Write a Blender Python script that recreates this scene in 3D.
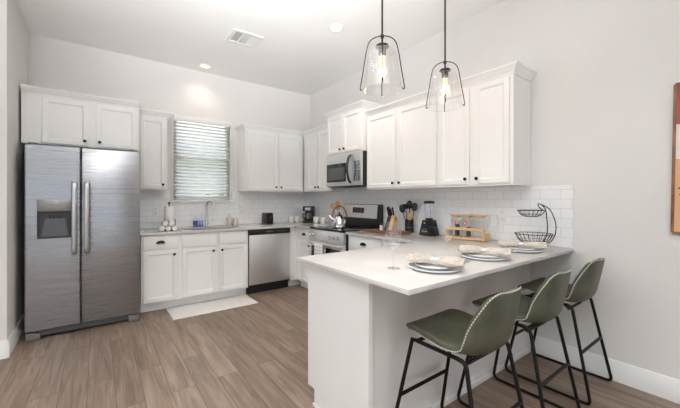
import bpy, bmesh, math, random
from mathutils import Vector, Matrix, noise
random.seed(7)
PI = math.pi
S = bpy.context.scene
for o in list(bpy.data.objects): bpy.data.objects.remove(o)
COL = S.collection

# ------------------------------------------------------------------ camera
cam_d = bpy.data.cameras.new('camera'); cam = bpy.data.objects.new('camera', cam_d); COL.objects.link(cam)
cam_d.sensor_width = 36; cam_d.sensor_fit = 'HORIZONTAL'
cam_d.lens = 323.14 / 680 * 36
cam_d.shift_y = -5.045 / 680
cam_d.clip_start = 0.02
cam.location = (-2.983, -4.868, 1.307)
cam.rotation_euler = (PI / 2, 0, -math.radians(36.85))
S.camera = cam

# ------------------------------------------------------------------ world, exposure
def lin(c):
    return tuple((x / 12.92 if x <= .04045 else ((x + .055) / 1.055) ** 2.4) for x in c[:3]) + (1,)
def rgb(r, g, b): return lin((r / 255, g / 255, b / 255))

w = bpy.data.worlds.new('sky'); S.world = w; w.use_nodes = True
nt = w.node_tree; nt.nodes.clear()
wo = nt.nodes.new('ShaderNodeOutputWorld'); bg = nt.nodes.new('ShaderNodeBackground')
tc = nt.nodes.new('ShaderNodeTexCoord'); sx = nt.nodes.new('ShaderNodeSeparateXYZ'); cr = nt.nodes.new('ShaderNodeValToRGB')
cr.color_ramp.elements[0].position = .12; cr.color_ramp.elements[0].color = (.66, .73, .80, 1)
cr.color_ramp.elements[1].position = .6; cr.color_ramp.elements[1].color = (4.0, 4.1, 4.2, 1)
nt.links.new(tc.outputs['Generated'], sx.inputs[0]); nt.links.new(sx.outputs[2], cr.inputs[0])
nt.links.new(cr.outputs[0], bg.inputs[0]); nt.links.new(bg.outputs[0], wo.inputs[0])
bg.inputs[1].default_value = .95

S.view_settings.view_transform = 'Standard'; S.view_settings.look = 'None'
S.view_settings.gamma = 1; S.view_settings.use_curve_mapping = False
S.view_settings.exposure = 0.12

def area(name, loc, rot, sx_, sy_, power, color):
    l = bpy.data.lights.new(name, 'AREA'); l.shape = 'RECTANGLE'; l.size = sx_; l.size_y = sy_; l.energy = power; l.color = color
    o = bpy.data.objects.new(name, l); COL.objects.link(o); o.location = loc; o.rotation_euler = rot
    return o
# daylight entering through the living room's windows (the glazed openings in wall_west and wall_rear)
COOL = (.90, .955, 1.0)
area('daylight_west_window', (-6.93, -3.6, 1.45), (0, -PI / 2, 0), 2.2, 3.6, 14, COOL)
area('daylight_west_window', (-6.93, -7.2, 1.45), (0, -PI / 2, 0), 2.2, 2.4, 8, COOL)
area('daylight_rear_window', (-3.6, -8.93, 1.45), (PI / 2, 0, 0), 4.6, 2.2, 17, COOL)
# unseen fill lamps added behind the camera, aimed up to brighten the ceiling
fl = area('added_ceiling_fill', (-3.5, -5.6, 1.6), (0, 0, 0), .9, .9, 112, (.945, .968, 1))
fl.rotation_euler = Vector((.6, 1.5, 4.0)).to_track_quat('-Z', 'Y').to_euler(); fl.data.spread = math.radians(128)
fl = area('added_ceiling_fill', (-3.4, -5.2, 1.5), (0, 0, 0), .6, .6, 33, (.945, .968, 1))
fl.rotation_euler = Vector((1.3, 2.6, 2.0)).to_track_quat('-Z', 'Y').to_euler(); fl.data.spread = math.radians(62)

# ------------------------------------------------------------------ helpers
class MB:
    def __init__(s): s.bm = bmesh.new(); s.uv = None
    def box(s, a, b, bev=0, seg=2):
        x0, x1 = sorted((a[0], b[0])); y0, y1 = sorted((a[1], b[1])); z0, z1 = sorted((a[2], b[2]))
        vs = [s.bm.verts.new(p) for p in ((x0,y0,z0),(x1,y0,z0),(x1,y1,z0),(x0,y1,z0),(x0,y0,z1),(x1,y0,z1),(x1,y1,z1),(x0,y1,z1))]
        fs = [s.bm.faces.new([vs[i] for i in q]) for q in ((3,2,1,0),(4,5,6,7),(0,1,5,4),(1,2,6,5),(2,3,7,6),(3,0,4,7))]
        if bev:
            es = list({e for f in fs for e in f.edges})
            bmesh.ops.bevel(s.bm, geom=es, offset=bev, segments=seg, profile=.5, affect='EDGES')
        return s
    def prism(s, pts, z0, z1, axis='z', bev=0):
        # polygon pts extruded along an axis: z (x,y), y (x,z), x (y,z)
        def P(p, h): return {'z': (p[0], p[1], h), 'y': (p[0], h, p[1]), 'x': (h, p[0], p[1])}[axis]
        a = [s.bm.verts.new(P(p, z0)) for p in pts]; b = [s.bm.verts.new(P(p, z1)) for p in pts]
        n = len(pts); fs = [s.bm.faces.new(a[::-1]), s.bm.faces.new(b)]
        for i in range(n): fs.append(s.bm.faces.new((a[i], a[(i+1) % n], b[(i+1) % n], b[i])))
        if bev:
            es = list({e for f in fs for e in f.edges})
            bmesh.ops.bevel(s.bm, geom=es, offset=bev, segments=2, profile=.5, affect='EDGES')
        return s
    def ring(s, c, u, v, r, n, ry=None):
        ry = r if ry is None else ry
        return [s.bm.verts.new(Vector(c) + u * (r * math.cos(2*PI*i/n)) + v * (ry * math.sin(2*PI*i/n))) for i in range(n)]
    def bridge(s, a, b):
        n = len(a)
        for i in range(n): s.bm.faces.new((a[i], a[(i+1) % n], b[(i+1) % n], b[i]))
    def cyl(s, p0, p1, r0, r1=None, n=16):
        p0, p1 = Vector(p0), Vector(p1); r1 = r0 if r1 is None else r1
        d = (p1 - p0).normalized(); u = d.orthogonal().normalized(); v = d.cross(u)
        a = s.ring(p0, u, v, r0, n); b = s.ring(p1, u, v, r1, n)
        s.bridge(a, b); s.bm.faces.new(a[::-1]); s.bm.faces.new(b); return s
    def lathe(s, prof, c=(0, 0, 0), n=24, sx=1, sy=1, axis='z'):
        c = Vector(c); rows = []
        X, Y, Z = {'z': ((1,0,0),(0,1,0),(0,0,1)), 'y': ((1,0,0),(0,0,1),(0,-1,0)), 'x': ((0,1,0),(0,0,1),(1,0,0))}[axis]
        X, Y, Z = Vector(X), Vector(Y), Vector(Z)
        for r, z in prof:
            if r < 1e-5: rows.append([s.bm.verts.new(c + Z * z)])
            else: rows.append([s.bm.verts.new(c + X * (r*sx*math.cos(2*PI*i/n)) + Y * (r*sy*math.sin(2*PI*i/n)) + Z * z) for i in range(n)])
        for a, b in zip(rows, rows[1:]):
            for i in range(n):
                j = (i + 1) % n
                if len(a) == 1 and len(b) == 1: continue
                if len(a) == 1: s.bm.faces.new((a[0], b[j], b[i]))
                elif len(b) == 1: s.bm.faces.new((a[i], a[j], b[0]))
                else: s.bm.faces.new((a[i], a[j], b[j], b[i]))
        return s
    def tube(s, pts, r, n=8, closed=False, rf=None):
        pts = [Vector(p) for p in pts]; N = len(pts); rows = []; u = None
        for i, p in enumerate(pts):
            if closed: d = pts[(i+1) % N] - pts[i-1]
            else: d = pts[min(i+1, N-1)] - pts[max(i-1, 0)]
            d.normalize()
            if u is None: u = d.orthogonal().normalized()
            else:
                u = u - d * u.dot(d)
                u = u.normalized() if u.length > 1e-6 else d.orthogonal().normalized()
            v = d.cross(u)
            rows.append(s.ring(p, u, v, r * (rf(i / (N-1)) if rf else 1), n))
        for a, b in zip(rows, rows[1:]): s.bridge(a, b)
        if closed:
            a, b = rows[-1], rows[0]
            k = min(range(n), key=lambda k: (a[0].co - b[k].co).length)
            s.bridge(a, b[k:] + b[:k])
        else:
            s.bm.faces.new(rows[0][::-1]); s.bm.faces.new(rows[-1])
        return s
    def grid(s, rows, closed=False):
        V = [[s.bm.verts.new(p) for p in r] for r in rows]
        for a, b in zip(V, V[1:]):
            m = len(a)
            for i in range(m if closed else m - 1): s.bm.faces.new((a[i], a[(i+1) % m], b[(i+1) % m], b[i]))
        return V
    def ball(s, c, r, n=16, sx=1, sy=1, sz=1):
        k = max(6, n // 2)
        return s.lathe([(r*math.sin(PI*i/k), -r*sz*math.cos(PI*i/k)) for i in range(k + 1)], c, n, sx, sy)
    def xform(s, M): bmesh.ops.transform(s.bm, matrix=M, verts=s.bm.verts); return s
    def boxuv(s):
        s.uv = True; return s

def obj(name, mb, mat, parent=None, loc=(0, 0, 0), smooth=38, solid=None, sub=0):
    bm = mb.bm
    bmesh.ops.recalc_face_normals(bm, faces=bm.faces)
    bm.normal_update()
    if smooth:
        t = math.radians(smooth)
        for f in bm.faces: f.smooth = True
        for e in bm.edges:
            if len(e.link_faces) == 2 and e.calc_face_angle(0) > t: e.smooth = False
    if mb.uv:
        l = bm.loops.layers.uv.new('UVMap')
        for f in bm.faces:
            n = f.normal; a = max(range(3), key=lambda i: abs(n[i]))
            for lp in f.loops:
                c = lp.vert.co
                lp[l].uv = ((c.y, c.z), (c.x, c.z), (c.x, c.y))[a]
    me = bpy.data.meshes.new(name); bm.to_mesh(me); bm.free()
    me.materials.append(mat)
    o = bpy.data.objects.new(name, me); COL.objects.link(o); o.location = loc
    if parent: o.parent = parent
    if solid:
        m = o.modifiers.new('thickness', 'SOLIDIFY'); m.thickness = solid[0]; m.offset = solid[1]
    if sub:
        m = o.modifiers.new('smooth', 'SUBSURF'); m.levels = sub; m.render_levels = sub
    return o

def cut(o, mb):
    "boolean difference, applied to the mesh"
    me = bpy.data.meshes.new('cutter'); bmesh.ops.recalc_face_normals(mb.bm, faces=mb.bm.faces); mb.bm.to_mesh(me); mb.bm.free()
    c = bpy.data.objects.new('cutter', me); COL.objects.link(c)
    par = o.parent; o.parent = None; l = o.location.copy(); o.location = (0, 0, 0)
    m = o.modifiers.new('cut', 'BOOLEAN'); m.operation = 'DIFFERENCE'; m.object = c; m.solver = 'EXACT'
    dg = bpy.context.evaluated_depsgraph_get(); dg.update()
    new = bpy.data.meshes.new_from_object(o.evaluated_get(dg))
    o.modifiers.clear(); o.data = new; bpy.data.objects.remove(c); o.parent = par; o.location = l
    for p in new.polygons: p.use_smooth = False
    return o

def tag(o, label, cat, group=None):
    o['label'] = label; o['category'] = cat
    if group: o['group'] = group
    return o
def thing(name, label, cat, loc=(0, 0, 0), rz=0, group=None):
    o = bpy.data.objects.new(name, None); COL.objects.link(o); o.empty_display_size = .05
    o.location = loc; o.rotation_euler = (0, 0, rz)
    return tag(o, label, cat, group)
def struct(name, mb, mat, parent=None, **k):
    o = obj(name, mb, mat, parent, **k)
    if not parent: o['kind'] = 'structure'
    return o
def dup(root, loc, rz=None, label=None):
    def cp(o, par):
        c = o.copy(); COL.objects.link(c); c.parent = par
        for ch in o.children: cp(ch, c)
        return c
    r = cp(root, None); r.location = loc
    if rz is not None: r.rotation_euler = (0, 0, rz)
    if label: r['label'] = label
    return r
def catmull(P, k=6):
    P = [Vector(p) for p in P]; out = []
    Q = [P[0]*2 - P[1]] + P + [P[-1]*2 - P[-2]]
    for i in range(1, len(Q) - 2):
        for j in range(k):
            t = j / k; a, b, c, d = Q[i-1], Q[i], Q[i+1], Q[i+2]
            out.append(.5*((2*b) + (c-a)*t + (2*a-5*b+4*c-d)*t*t + (3*b-a-3*c+d)*t**3))
    out.append(P[-1]); return out
def arc(c, r, a0, a1, n, plane='xz', ry=None):
    ry = r if ry is None else ry; out = []
    for i in range(n + 1):
        t = a0 + (a1 - a0) * i / n; p, q = r*math.cos(t), ry*math.sin(t)
        out.append({'xz': (c[0]+p, c[1], c[2]+q), 'xy': (c[0]+p, c[1]+q, c[2]), 'yz': (c[0], c[1]+p, c[2]+q)}[plane])
    return out
def fillet(pts, r, n=5):
    pts = [Vector(p) for p in pts]; out = [pts[0]]
    for a, b, c in zip(pts, pts[1:], pts[2:]):
        d0 = (a-b).normalized(); d1 = (c-b).normalized(); p, q = b + d0*r, b + d1*r
        for i in range(n + 1):
            t = i / n; out.append(p*(1-t)**2 + b*2*t*(1-t) + q*t*t)
    out.append(pts[-1]); return out

# ------------------------------------------------------------------ materials
def mat(name, color, rough=.5, metal=0, spec=.5, **k):
    m = bpy.data.materials.new(name); m.use_nodes = True
    b = m.node_tree.nodes['Principled BSDF']
    b.inputs['Base Color'].default_value = color; b.inputs['Roughness'].default_value = rough; b.inputs['Metallic'].default_value = metal
    b.inputs['Specular IOR Level'].default_value = spec
    for kk, v in k.items(): b.inputs[kk.replace('_', ' ')].default_value = v
    return m
def N(m, t, **k):
    n = m.node_tree.nodes.new(t)
    for a, v in k.items(): setattr(n, a, v)
    return n
def L(m, a, b): m.node_tree.links.new(a, b)
def P(m): return m.node_tree.nodes['Principled BSDF']
def mottled(name, c0, c1, scale=6, rough=.5, bump=0, bscale=None, detail=6, stretch=None, **k):
    "two colours mixed by noise in object space, optional bump"
    m = mat(name, c0, rough, **k)
    t = N(m, 'ShaderNodeTexCoord'); mp = N(m, 'ShaderNodeMapping'); n = N(m, 'ShaderNodeTexNoise')
    L(m, t.outputs['Object'], mp.inputs[0]); L(m, mp.outputs[0], n.inputs[0])
    if stretch: mp.inputs['Scale'].default_value = stretch
    n.inputs['Scale'].default_value = scale; n.inputs['Detail'].default_value = detail
    r = N(m, 'ShaderNodeValToRGB'); r.color_ramp.elements[0].position = .35; r.color_ramp.elements[1].position = .65
    r.color_ramp.elements[0].color = c0; r.color_ramp.elements[1].color = c1
    L(m, n.outputs['Fac'], r.inputs[0]); L(m, r.outputs[0], P(m).inputs['Base Color'])
    if bump:
        n2 = N(m, 'ShaderNodeTexNoise'); n2.inputs['Scale'].default_value = bscale or scale * 8
        L(m, mp.outputs[0], n2.inputs[0])
        bp = N(m, 'ShaderNodeBump'); bp.inputs['Strength'].default_value = bump; bp.inputs['Distance'].default_value = .01
        L(m, n2.outputs['Fac'], bp.inputs['Height']); L(m, bp.outputs[0], P(m).inputs['Normal'])
    return m
def thin_glass(name, tint=(1, 1, 1, 1), f=.06, edge=.55, gloss=1):
    m = bpy.data.materials.new(name); m.use_nodes = True; nt = m.node_tree; nt.nodes.clear()
    o = N(m, 'ShaderNodeOutputMaterial'); mx = N(m, 'ShaderNodeMixShader'); tr = N(m, 'ShaderNodeBsdfTransparent'); gl = N(m, 'ShaderNodeBsdfGlossy')
    tr.inputs[0].default_value = tint; gl.inputs['Roughness'].default_value = .03; gl.inputs[0].default_value = (gloss, gloss, gloss, 1)
    lw = N(m, 'ShaderNodeLayerWeight'); lw.inputs[0].default_value = .25
    mr = N(m, 'ShaderNodeMapRange'); mr.inputs['To Min'].default_value = f; mr.inputs['To Max'].default_value = edge
    pw = N(m, 'ShaderNodeMath', operation='POWER'); pw.inputs[1].default_value = 2
    L(m, lw.outputs['Facing'], pw.inputs[0]); L(m, pw.outputs[0], mr.inputs[0]); L(m, mr.outputs[0], mx.inputs[0])
    L(m, tr.outputs[0], mx.inputs[1]); L(m, gl.outputs[0], mx.inputs[2]); L(m, mx.outputs[0], o.inputs[0])
    return m
def emit(name, color, strength):
    m = bpy.data.materials.new(name); m.use_nodes = True; b = P(m)
    b.inputs['Base Color'].default_value = color; b.inputs['Emission Color'].default_value = color; b.inputs['Emission Strength'].default_value = strength
    return m

WALL = mottled('wall_paint', rgb(226, 223, 220), rgb(229, 226, 223), 2, .75, bump=.06, bscale=160, spec=.2)
CEIL = mottled('ceiling_paint', rgb(244, 243, 241), rgb(246, 245, 243), 2, .85, bump=.06, bscale=120, spec=.1)
TRIM = mat('white_trim_paint', rgb(238, 237, 235), .4)
CAB = mottled('white_cabinet_paint', rgb(240, 239, 237), rgb(242, 241, 239), 3, .38, spec=.4)
QUARTZ = mottled('white_quartz', rgb(217, 214, 211), rgb(204, 200, 196), 2.2, .12, detail=10)
BLACKM = mat('black_metal', rgb(30, 27, 25), .42, .6)
BRONZE = mat('dark_bronze', rgb(44, 38, 34), .4, .8)
BLACKP = mottled('black_plastic', rgb(22, 22, 23), rgb(27, 27, 28), 40, .32)
GLASSB = mat('black_glass', rgb(12, 12, 14), .06)
CHROME = mat('chrome', rgb(215, 215, 216), .12, 1)
WHITEC = mat('white_ceramic', rgb(238, 236, 232), .2)
GLASS = thin_glass('clear_glass', (.96, .97, .97, 1), f=.09, edge=.85)
WINE = thin_glass('wine_glass', (.96, .97, .97, 1), f=.09, edge=.95)
SHADE = thin_glass('pendant_glass', (.97, .965, .955, 1), f=.10, edge=.8)
PANE = thin_glass('window_glass', f=.06, edge=.5)
WOOD = mottled('light_wood', rgb(214, 172, 118), rgb(190, 142, 88), 8, .5, stretch=(1, 1, 8))
BAMB = mottled('bamboo', rgb(222, 186, 142), rgb(206, 166, 118), 6, .5, stretch=(12, 1, 12))
BOARD = mottled('walnut_board', rgb(142, 96, 66), rgb(104, 66, 44), 5, .5, stretch=(10, 1.2, 10))
PLASTIC = mat('white_plastic', rgb(240, 238, 234), .35)
PAPER = mottled('paper_towel', rgb(246, 245, 243), rgb(238, 237, 235), 60, .9, bump=.3, bscale=200)
CLOTH = mottled('linen', rgb(212, 204, 194), rgb(190, 181, 169), 30, .9, bump=.3, bscale=260)
COTTON = mottled('white_cotton', rgb(240, 238, 235), rgb(226, 223, 219), 90, .95, bump=.5, bscale=300)
PLATE = mat('pale_blue_plate', rgb(234, 241, 246), .12)
PLATER = mat('grey_rim', rgb(224, 226, 226), .3)
LEATHER = mottled('green_leather', rgb(66, 69, 56), rgb(98, 97, 80), 5, .5, bump=.12, bscale=320, detail=8, spec=.4)
THREAD = mat('cream_thread', rgb(206, 204, 192), .8)
ORANGE = mat('red_label', rgb(214, 96, 66), .5)
DARKF = mottled('dark_grounds', rgb(70, 42, 30), rgb(48, 28, 20), 60, .8)

def steel(name, axis, c=(168, 168, 170), rough=.27):
    "brushed stainless: fine streaks across one axis modulate roughness and bump"
    m = mat(name, rgb(*c), rough, 1)
    t = N(m, 'ShaderNodeTexCoord'); mp = N(m, 'ShaderNodeMapping'); n = N(m, 'ShaderNodeTexNoise')
    mp.inputs['Scale'].default_value = {'x': (1, 90, 260), 'z': (260, 90, 1.2)}[axis]
    n.inputs['Scale'].default_value = 1; n.inputs['Detail'].default_value = 4
    L(m, t.outputs['Object'], mp.inputs[0]); L(m, mp.outputs[0], n.inputs[0])
    r = N(m, 'ShaderNodeMapRange'); r.inputs['To Min'].default_value = rough - .005; r.inputs['To Max'].default_value = rough + .015
    L(m, n.outputs['Fac'], r.inputs[0]); L(m, r.outputs[0], P(m).inputs['Roughness'])
    n2 = N(m, 'ShaderNodeTexNoise'); n2.inputs['Scale'].default_value = 1.6; n2.inputs['Detail'].default_value = 1
    L(m, t.outputs['Object'], n2.inputs[0])
    b2 = N(m, 'ShaderNodeBump'); b2.inputs['Strength'].default_value = .12; b2.inputs['Distance'].default_value = .1
    L(m, n2.outputs['Fac'], b2.inputs['Height'])
    b = N(m, 'ShaderNodeBump'); b.inputs['Strength'].default_value = .004; b.inputs['Distance'].default_value = .002
    L(m, n.outputs['Fac'], b.inputs['Height']); L(m, b2.outputs[0], b.inputs['Normal']); L(m, b.outputs[0], P(m).inputs['Normal'])
    return m
STEEL = steel('brushed_steel', 'x', (160, 161, 164)); STEELV = steel('brushed_steel_vertical', 'z', (200, 200, 202), .34); RSTEEL = steel('range_steel', 'x', (222, 222, 222), .46)

def floor_mat():
    m = mat('vinyl_planks', rgb(140, 118, 100), .42)
    t = N(m, 'ShaderNodeTexCoord'); mp = N(m, 'ShaderNodeMapping'); mp.inputs['Rotation'].default_value = (0, 0, PI / 2)
    L(m, t.outputs['Object'], mp.inputs[0])
    def brick(c1, c2, mort):
        b = N(m, 'ShaderNodeTexBrick', offset=.37, offset_frequency=2)
        b.inputs['Color1'].default_value = c1; b.inputs['Color2'].default_value = c2; b.inputs['Mortar'].default_value = mort
        b.inputs['Scale'].default_value = 1; b.inputs['Brick Width'].default_value = 1.22; b.inputs['Row Height'].default_value = .152
        b.inputs['Mortar Size'].default_value = .0014; b.inputs['Mortar Smooth'].default_value = .2; b.inputs['Bias'].default_value = 0
        L(m, mp.outputs[0], b.inputs[0]); return b
    b = brick((.0, .0, .0, 1), (1, 1, 1, 1), (.5, .5, .5, 1))
    # grain: noise stretched along the plank, shifted per plank by the brick value
    ad = N(m, 'ShaderNodeVectorMath', operation='ADD'); sc = N(m, 'ShaderNodeVectorMath', operation='SCALE'); sc.inputs['Scale'].default_value = 7.3
    L(m, b.outputs['Color'], sc.inputs[0]); L(m, t.outputs['Object'], ad.inputs[0]); L(m, sc.outputs[0], ad.inputs[1])
    g = N(m, 'ShaderNodeMapping'); g.inputs['Scale'].default_value = (14, 1.0, 1); L(m, ad.outputs[0], g.inputs[0])
    n = N(m, 'ShaderNodeTexNoise'); n.inputs['Scale'].default_value = 1.5; n.inputs['Detail'].default_value = 8; n.inputs['Roughness'].default_value = .62; n.inputs['Distortion'].default_value = .8
    L(m, g.outputs[0], n.inputs[0])
    g2 = N(m, 'ShaderNodeMapping'); g2.inputs['Scale'].default_value = (110, 3, 1); L(m, ad.outputs[0], g2.inputs[0])
    n2 = N(m, 'ShaderNodeTexNoise'); n2.inputs['Scale'].default_value = 1; n2.inputs['Detail'].default_value = 3
    L(m, g2.outputs[0], n2.inputs[0])
    r = N(m, 'ShaderNodeValToRGB'); e = r.color_ramp.elements
    e[0].position = .3; e[0].color = rgb(118, 100, 86); e[1].position = .72; e[1].color = rgb(177, 158, 142)
    k = e.new(.5); k.color = rgb(151, 131, 115)
    L(m, n.outputs['Fac'], r.inputs[0])
    mx = N(m, 'ShaderNodeMix', data_type='RGBA', blend_type='MULTIPLY'); mx.inputs[0].default_value = .35
    r2 = N(m, 'ShaderNodeValToRGB'); r2.color_ramp.elements[0].position = .35; r2.color_ramp.elements[0].color = (.6, .6, .6, 1); r2.color_ramp.elements[1].position = .6; r2.color_ramp.elements[1].color = (1, 1, 1, 1)
    L(m, n2.outputs['Fac'], r2.inputs[0]); L(m, r.outputs[0], mx.inputs[6]); L(m, r2.outputs[0], mx.inputs[7])
    tone = N(m, 'ShaderNodeMix', data_type='RGBA', blend_type='MULTIPLY'); tone.inputs[0].default_value = 1
    bt = brick(rgb(222, 218, 214), rgb(250, 248, 246), rgb(120, 110, 100))
    L(m, mx.outputs[2], tone.inputs[6]); L(m, bt.outputs['Color'], tone.inputs[7])
    L(m, tone.outputs[2], P(m).inputs['Base Color'])
    bp = N(m, 'ShaderNodeBump'); bp.inputs['Strength'].default_value = .12; bp.inputs['Distance'].default_value = .003
    L(m, n2.outputs['Fac'], bp.inputs['Height']); L(m, bp.outputs[0], P(m).inputs['Normal'])
    return m
FLOOR = floor_mat()

def tile_mat():
    m = mat('subway_tile', rgb(244, 244, 244), .12, spec=.6)
    t = N(m, 'ShaderNodeTexCoord')
    b = N(m, 'ShaderNodeTexBrick', offset=.5)
    b.inputs['Color1'].default_value = rgb(246, 246, 246); b.inputs['Color2'].default_value = rgb(242, 242, 243); b.inputs['Mortar'].default_value = rgb(206, 204, 202)
    b.inputs['Scale'].default_value = 1; b.inputs['Brick Width'].default_value = .153; b.inputs['Row Height'].default_value = .0768
    b.inputs['Mortar Size'].default_value = .0016; b.inputs['Mortar Smooth'].default_value = .1
    mp = N(m, 'ShaderNodeMapping'); mp.inputs['Location'].default_value = (.03, -.922, 0)
    L(m, t.outputs['UV'], mp.inputs[0]); L(m, mp.outputs[0], b.inputs[0]); L(m, b.outputs['Color'], P(m).inputs['Base Color'])
    r = N(m, 'ShaderNodeMapRange'); r.inputs['To Min'].default_value = .1; r.inputs['To Max'].default_value = .7
    L(m, b.outputs['Fac'], r.inputs[0]); L(m, r.outputs[0], P(m).inputs['Roughness'])
    n = N(m, 'ShaderNodeTexNoise'); n.inputs['Scale'].default_value = 9; L(m, mp.outputs[0], n.inputs[0])
    b2 = N(m, 'ShaderNodeBump'); b2.inputs['Strength'].default_value = .12; b2.inputs['Distance'].default_value = .02; L(m, n.outputs['Fac'], b2.inputs['Height'])
    b1 = N(m, 'ShaderNodeBump', invert=True); b1.inputs['Strength'].default_value = .5; b1.inputs['Distance'].default_value = .002
    L(m, b.outputs['Fac'], b1.inputs['Height']); L(m, b2.outputs[0], b1.inputs['Normal']); L(m, b1.outputs[0], P(m).inputs['Normal'])
    return m
TILE = tile_mat()

def check_mat():
    m = mat('grid_cotton', rgb(240, 238, 235), .95)
    t = N(m, 'ShaderNodeTexCoord'); b = N(m, 'ShaderNodeTexBrick', offset=0)
    b.inputs['Color1'].default_value = rgb(240, 238, 235); b.inputs['Color2'].default_value = rgb(236, 234, 231); b.inputs['Mortar'].default_value = rgb(88, 84, 82)
    b.inputs['Scale'].default_value = 1; b.inputs['Brick Width'].default_value = .045; b.inputs['Row Height'].default_value = .045; b.inputs['Mortar Size'].default_value = .0016
    L(m, t.outputs['UV'], b.inputs[0]); L(m, b.outputs['Color'], P(m).inputs['Base Color'])
    return m
CHECK = check_mat()

# ------------------------------------------------------------------ room shell
H = 3.12; XL = -3.583; CT = .92; XW = -7.0; YR = -9.0
struct('floor', MB().box((XW - .12, YR - .12, -.1), (.12, .12, 0)), FLOOR, smooth=0)
struct('ceiling', MB().box((XW - .12, YR - .12, H), (.12, .14, H + .1)), CEIL, smooth=0)
struct('wall_right', MB().box((0, YR - .12, 0), (.12, .12, H)), WALL, smooth=0)
WX0, WX1, WZ0, WZ1 = -2.165, -1.405, 1.29, 2.445
def walled(a0, a1, z0, z1, holes, fn):
    "wall panel split round its window openings"
    m = MB(); x = a0
    for h0, h1, hz0, hz1 in sorted(holes):
        fn(m, x, h0, z0, z1); fn(m, h0, h1, z0, hz0); fn(m, h0, h1, hz1, z1); x = h1
    fn(m, x, a1, z0, z1); return m
struct('wall_back', walled(XL - .12, 0, 0, H, [(WX0, WX1, WZ0, WZ1)], lambda m, a, b, c, d: m.box((a, 0, c), (b, .12, d))), WALL, smooth=0)
struct('wall_left', MB().box((XL - .12, -1.09, 0), (XL, 0, H)), WALL, smooth=0)
struct('wall_left_return', MB().box((XW, -1.09, 0), (XL - .12, -.97, H)), WALL, smooth=0)
struct('wall_west', walled(YR, -1.09, 0, H, [(-5.4, -1.8, .35, 2.55), (-8.4, -6.0, .35, 2.55)], lambda m, a, b, c, d: m.box((XW - .12, a, c), (XW, b, d))), WALL, smooth=0)
struct('wall_rear', walled(XW, 0, 0, H, [(-5.9, -1.3, .35, 2.55)], lambda m, a, b, c, d: m.box((a, YR - .12, c), (b, YR, d))), WALL, smooth=0)
BB = .147
struct('baseboard_right', MB().prism([(-.016, 0), (0, 0), (0, BB), (-.008, BB), (-.016, BB - .012)], YR, -3.626, 'y'), TRIM)
struct('baseboard_left', MB().prism([(XL, 0), (XL + .016, 0), (XL + .016, BB - .012), (XL + .008, BB), (XL, BB)], -1.106, -.02, 'y'), TRIM)
struct('baseboard_left_return', MB().prism([(-1.09, 0), (-1.106, 0), (-1.106, BB - .012), (-1.098, BB), (-1.09, BB)], XW, XL + .001, 'x'), TRIM)
# backsplash tile sheets
struct('trim_1', MB().box((XL + .95, -.008, CT), (WX0 - .045, 0, 1.418)).box((WX0 - .045, -.008, CT), (WX1 + .045, 0, 1.262)).box((WX1 + .045, -.008, CT), (0, 0, 1.418)).boxuv(), TILE, smooth=0)
struct('trim_2', MB().box((-.008, -3.94, CT), (0, -.008, 1.418)).boxuv(), TILE, smooth=0)
# kitchen window
wf = struct('window_1', MB().box((WX0, .02, WZ0), (WX0 + .045, .1, WZ1)).box((WX1 - .045, .02, WZ0), (WX1, .1, WZ1)).box((WX0, .02, WZ1 - .045), (WX1, .1, WZ1)).box((WX0, .02, WZ0), (WX1, .1, WZ0 + .05))
            .box((WX0, .03, 1.835), (WX1, .085, 1.885)), TRIM, smooth=0)
struct('window_pane', MB().box((WX0 + .04, .058, WZ0 + .04), (WX1 - .04, .062, 1.84)).box((WX0 + .04, .068, 1.87), (WX1 - .04, .072, WZ1 - .04)), PANE, wf, smooth=0)
struct('window_sill', MB().box((WX0 - .045, -.045, WZ0 - .028), (WX1 + .05, .03, WZ0 - .001), .004), TRIM, wf)
struct('window_casing', MB().box((WX0 - .012, -.012, WZ0), (WX0, .02, WZ1 + .012)).box((WX1, -.012, WZ0), (WX1 + .012, .02, WZ1 + .012)).box((WX0, -.012, WZ1), (WX1, .02, WZ1 + .012)), TRIM, wf, smooth=0)
# living room windows (outside the frame, they light the room)
def big_window(n, p0, p1, axis):
    m = MB(); k = 3
    def bx(a, b, z0, z1):
        if axis == 'y': m.box((XW - .09, a, z0), (XW - .03, b, z1))
        else: m.box((a, YR - .09, z0), (b, YR - .03, z1))
    bx(p0, p1, .35, .42); bx(p0, p1, 2.48, 2.55)
    for i in range(k + 1):
        c = p0 + (p1 - p0) * i / k; bx(max(p0, c - .035), min(p1, c + .035), .42, 2.48)
    struct('window_%d' % n, m, TRIM, smooth=0)
big_window(2, -5.4, -1.8, 'y'); big_window(3, -8.4, -6.0, 'y'); big_window(4, -5.9, -1.3, 'x')
# outside: ground and a hedge beyond the kitchen window
struct('ground', MB().box((-30, .3, -.4), (30, 60, -.3)), mottled('lawn', rgb(120, 140, 90), rgb(150, 160, 110), 2, .9), smooth=0)
hb = MB()
random.seed(3)
for i in range(900):
    x = random.uniform(-5.5, 6); y = 7 + random.gauss(0, .5); z = -.3 + 1.75 * random.random() ** .7
    z *= 1 + .12 * math.sin(x * 2.1); r = .13
    a = Vector((random.gauss(0, 1), random.gauss(0, 1), random.gauss(0, 1))).normalized(); u = a.orthogonal().normalized() * r; v = a.cross(u)
    c = Vector((x, y, z)); hb.bm.faces.new([hb.bm.verts.new(c + u), hb.bm.verts.new(c + v), hb.bm.verts.new(c - u), hb.bm.verts.new(c - v)])
hb.box((-5.5, 6.7, -.3), (6, 7.3, 1.25))
tag(obj('hedge', hb, mottled('hedge_leaf', rgb(92, 118, 78), rgb(150, 166, 128), 3, .8), smooth=0), 'green hedge outside, seen low between the window blind slats', 'hedge')

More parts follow.
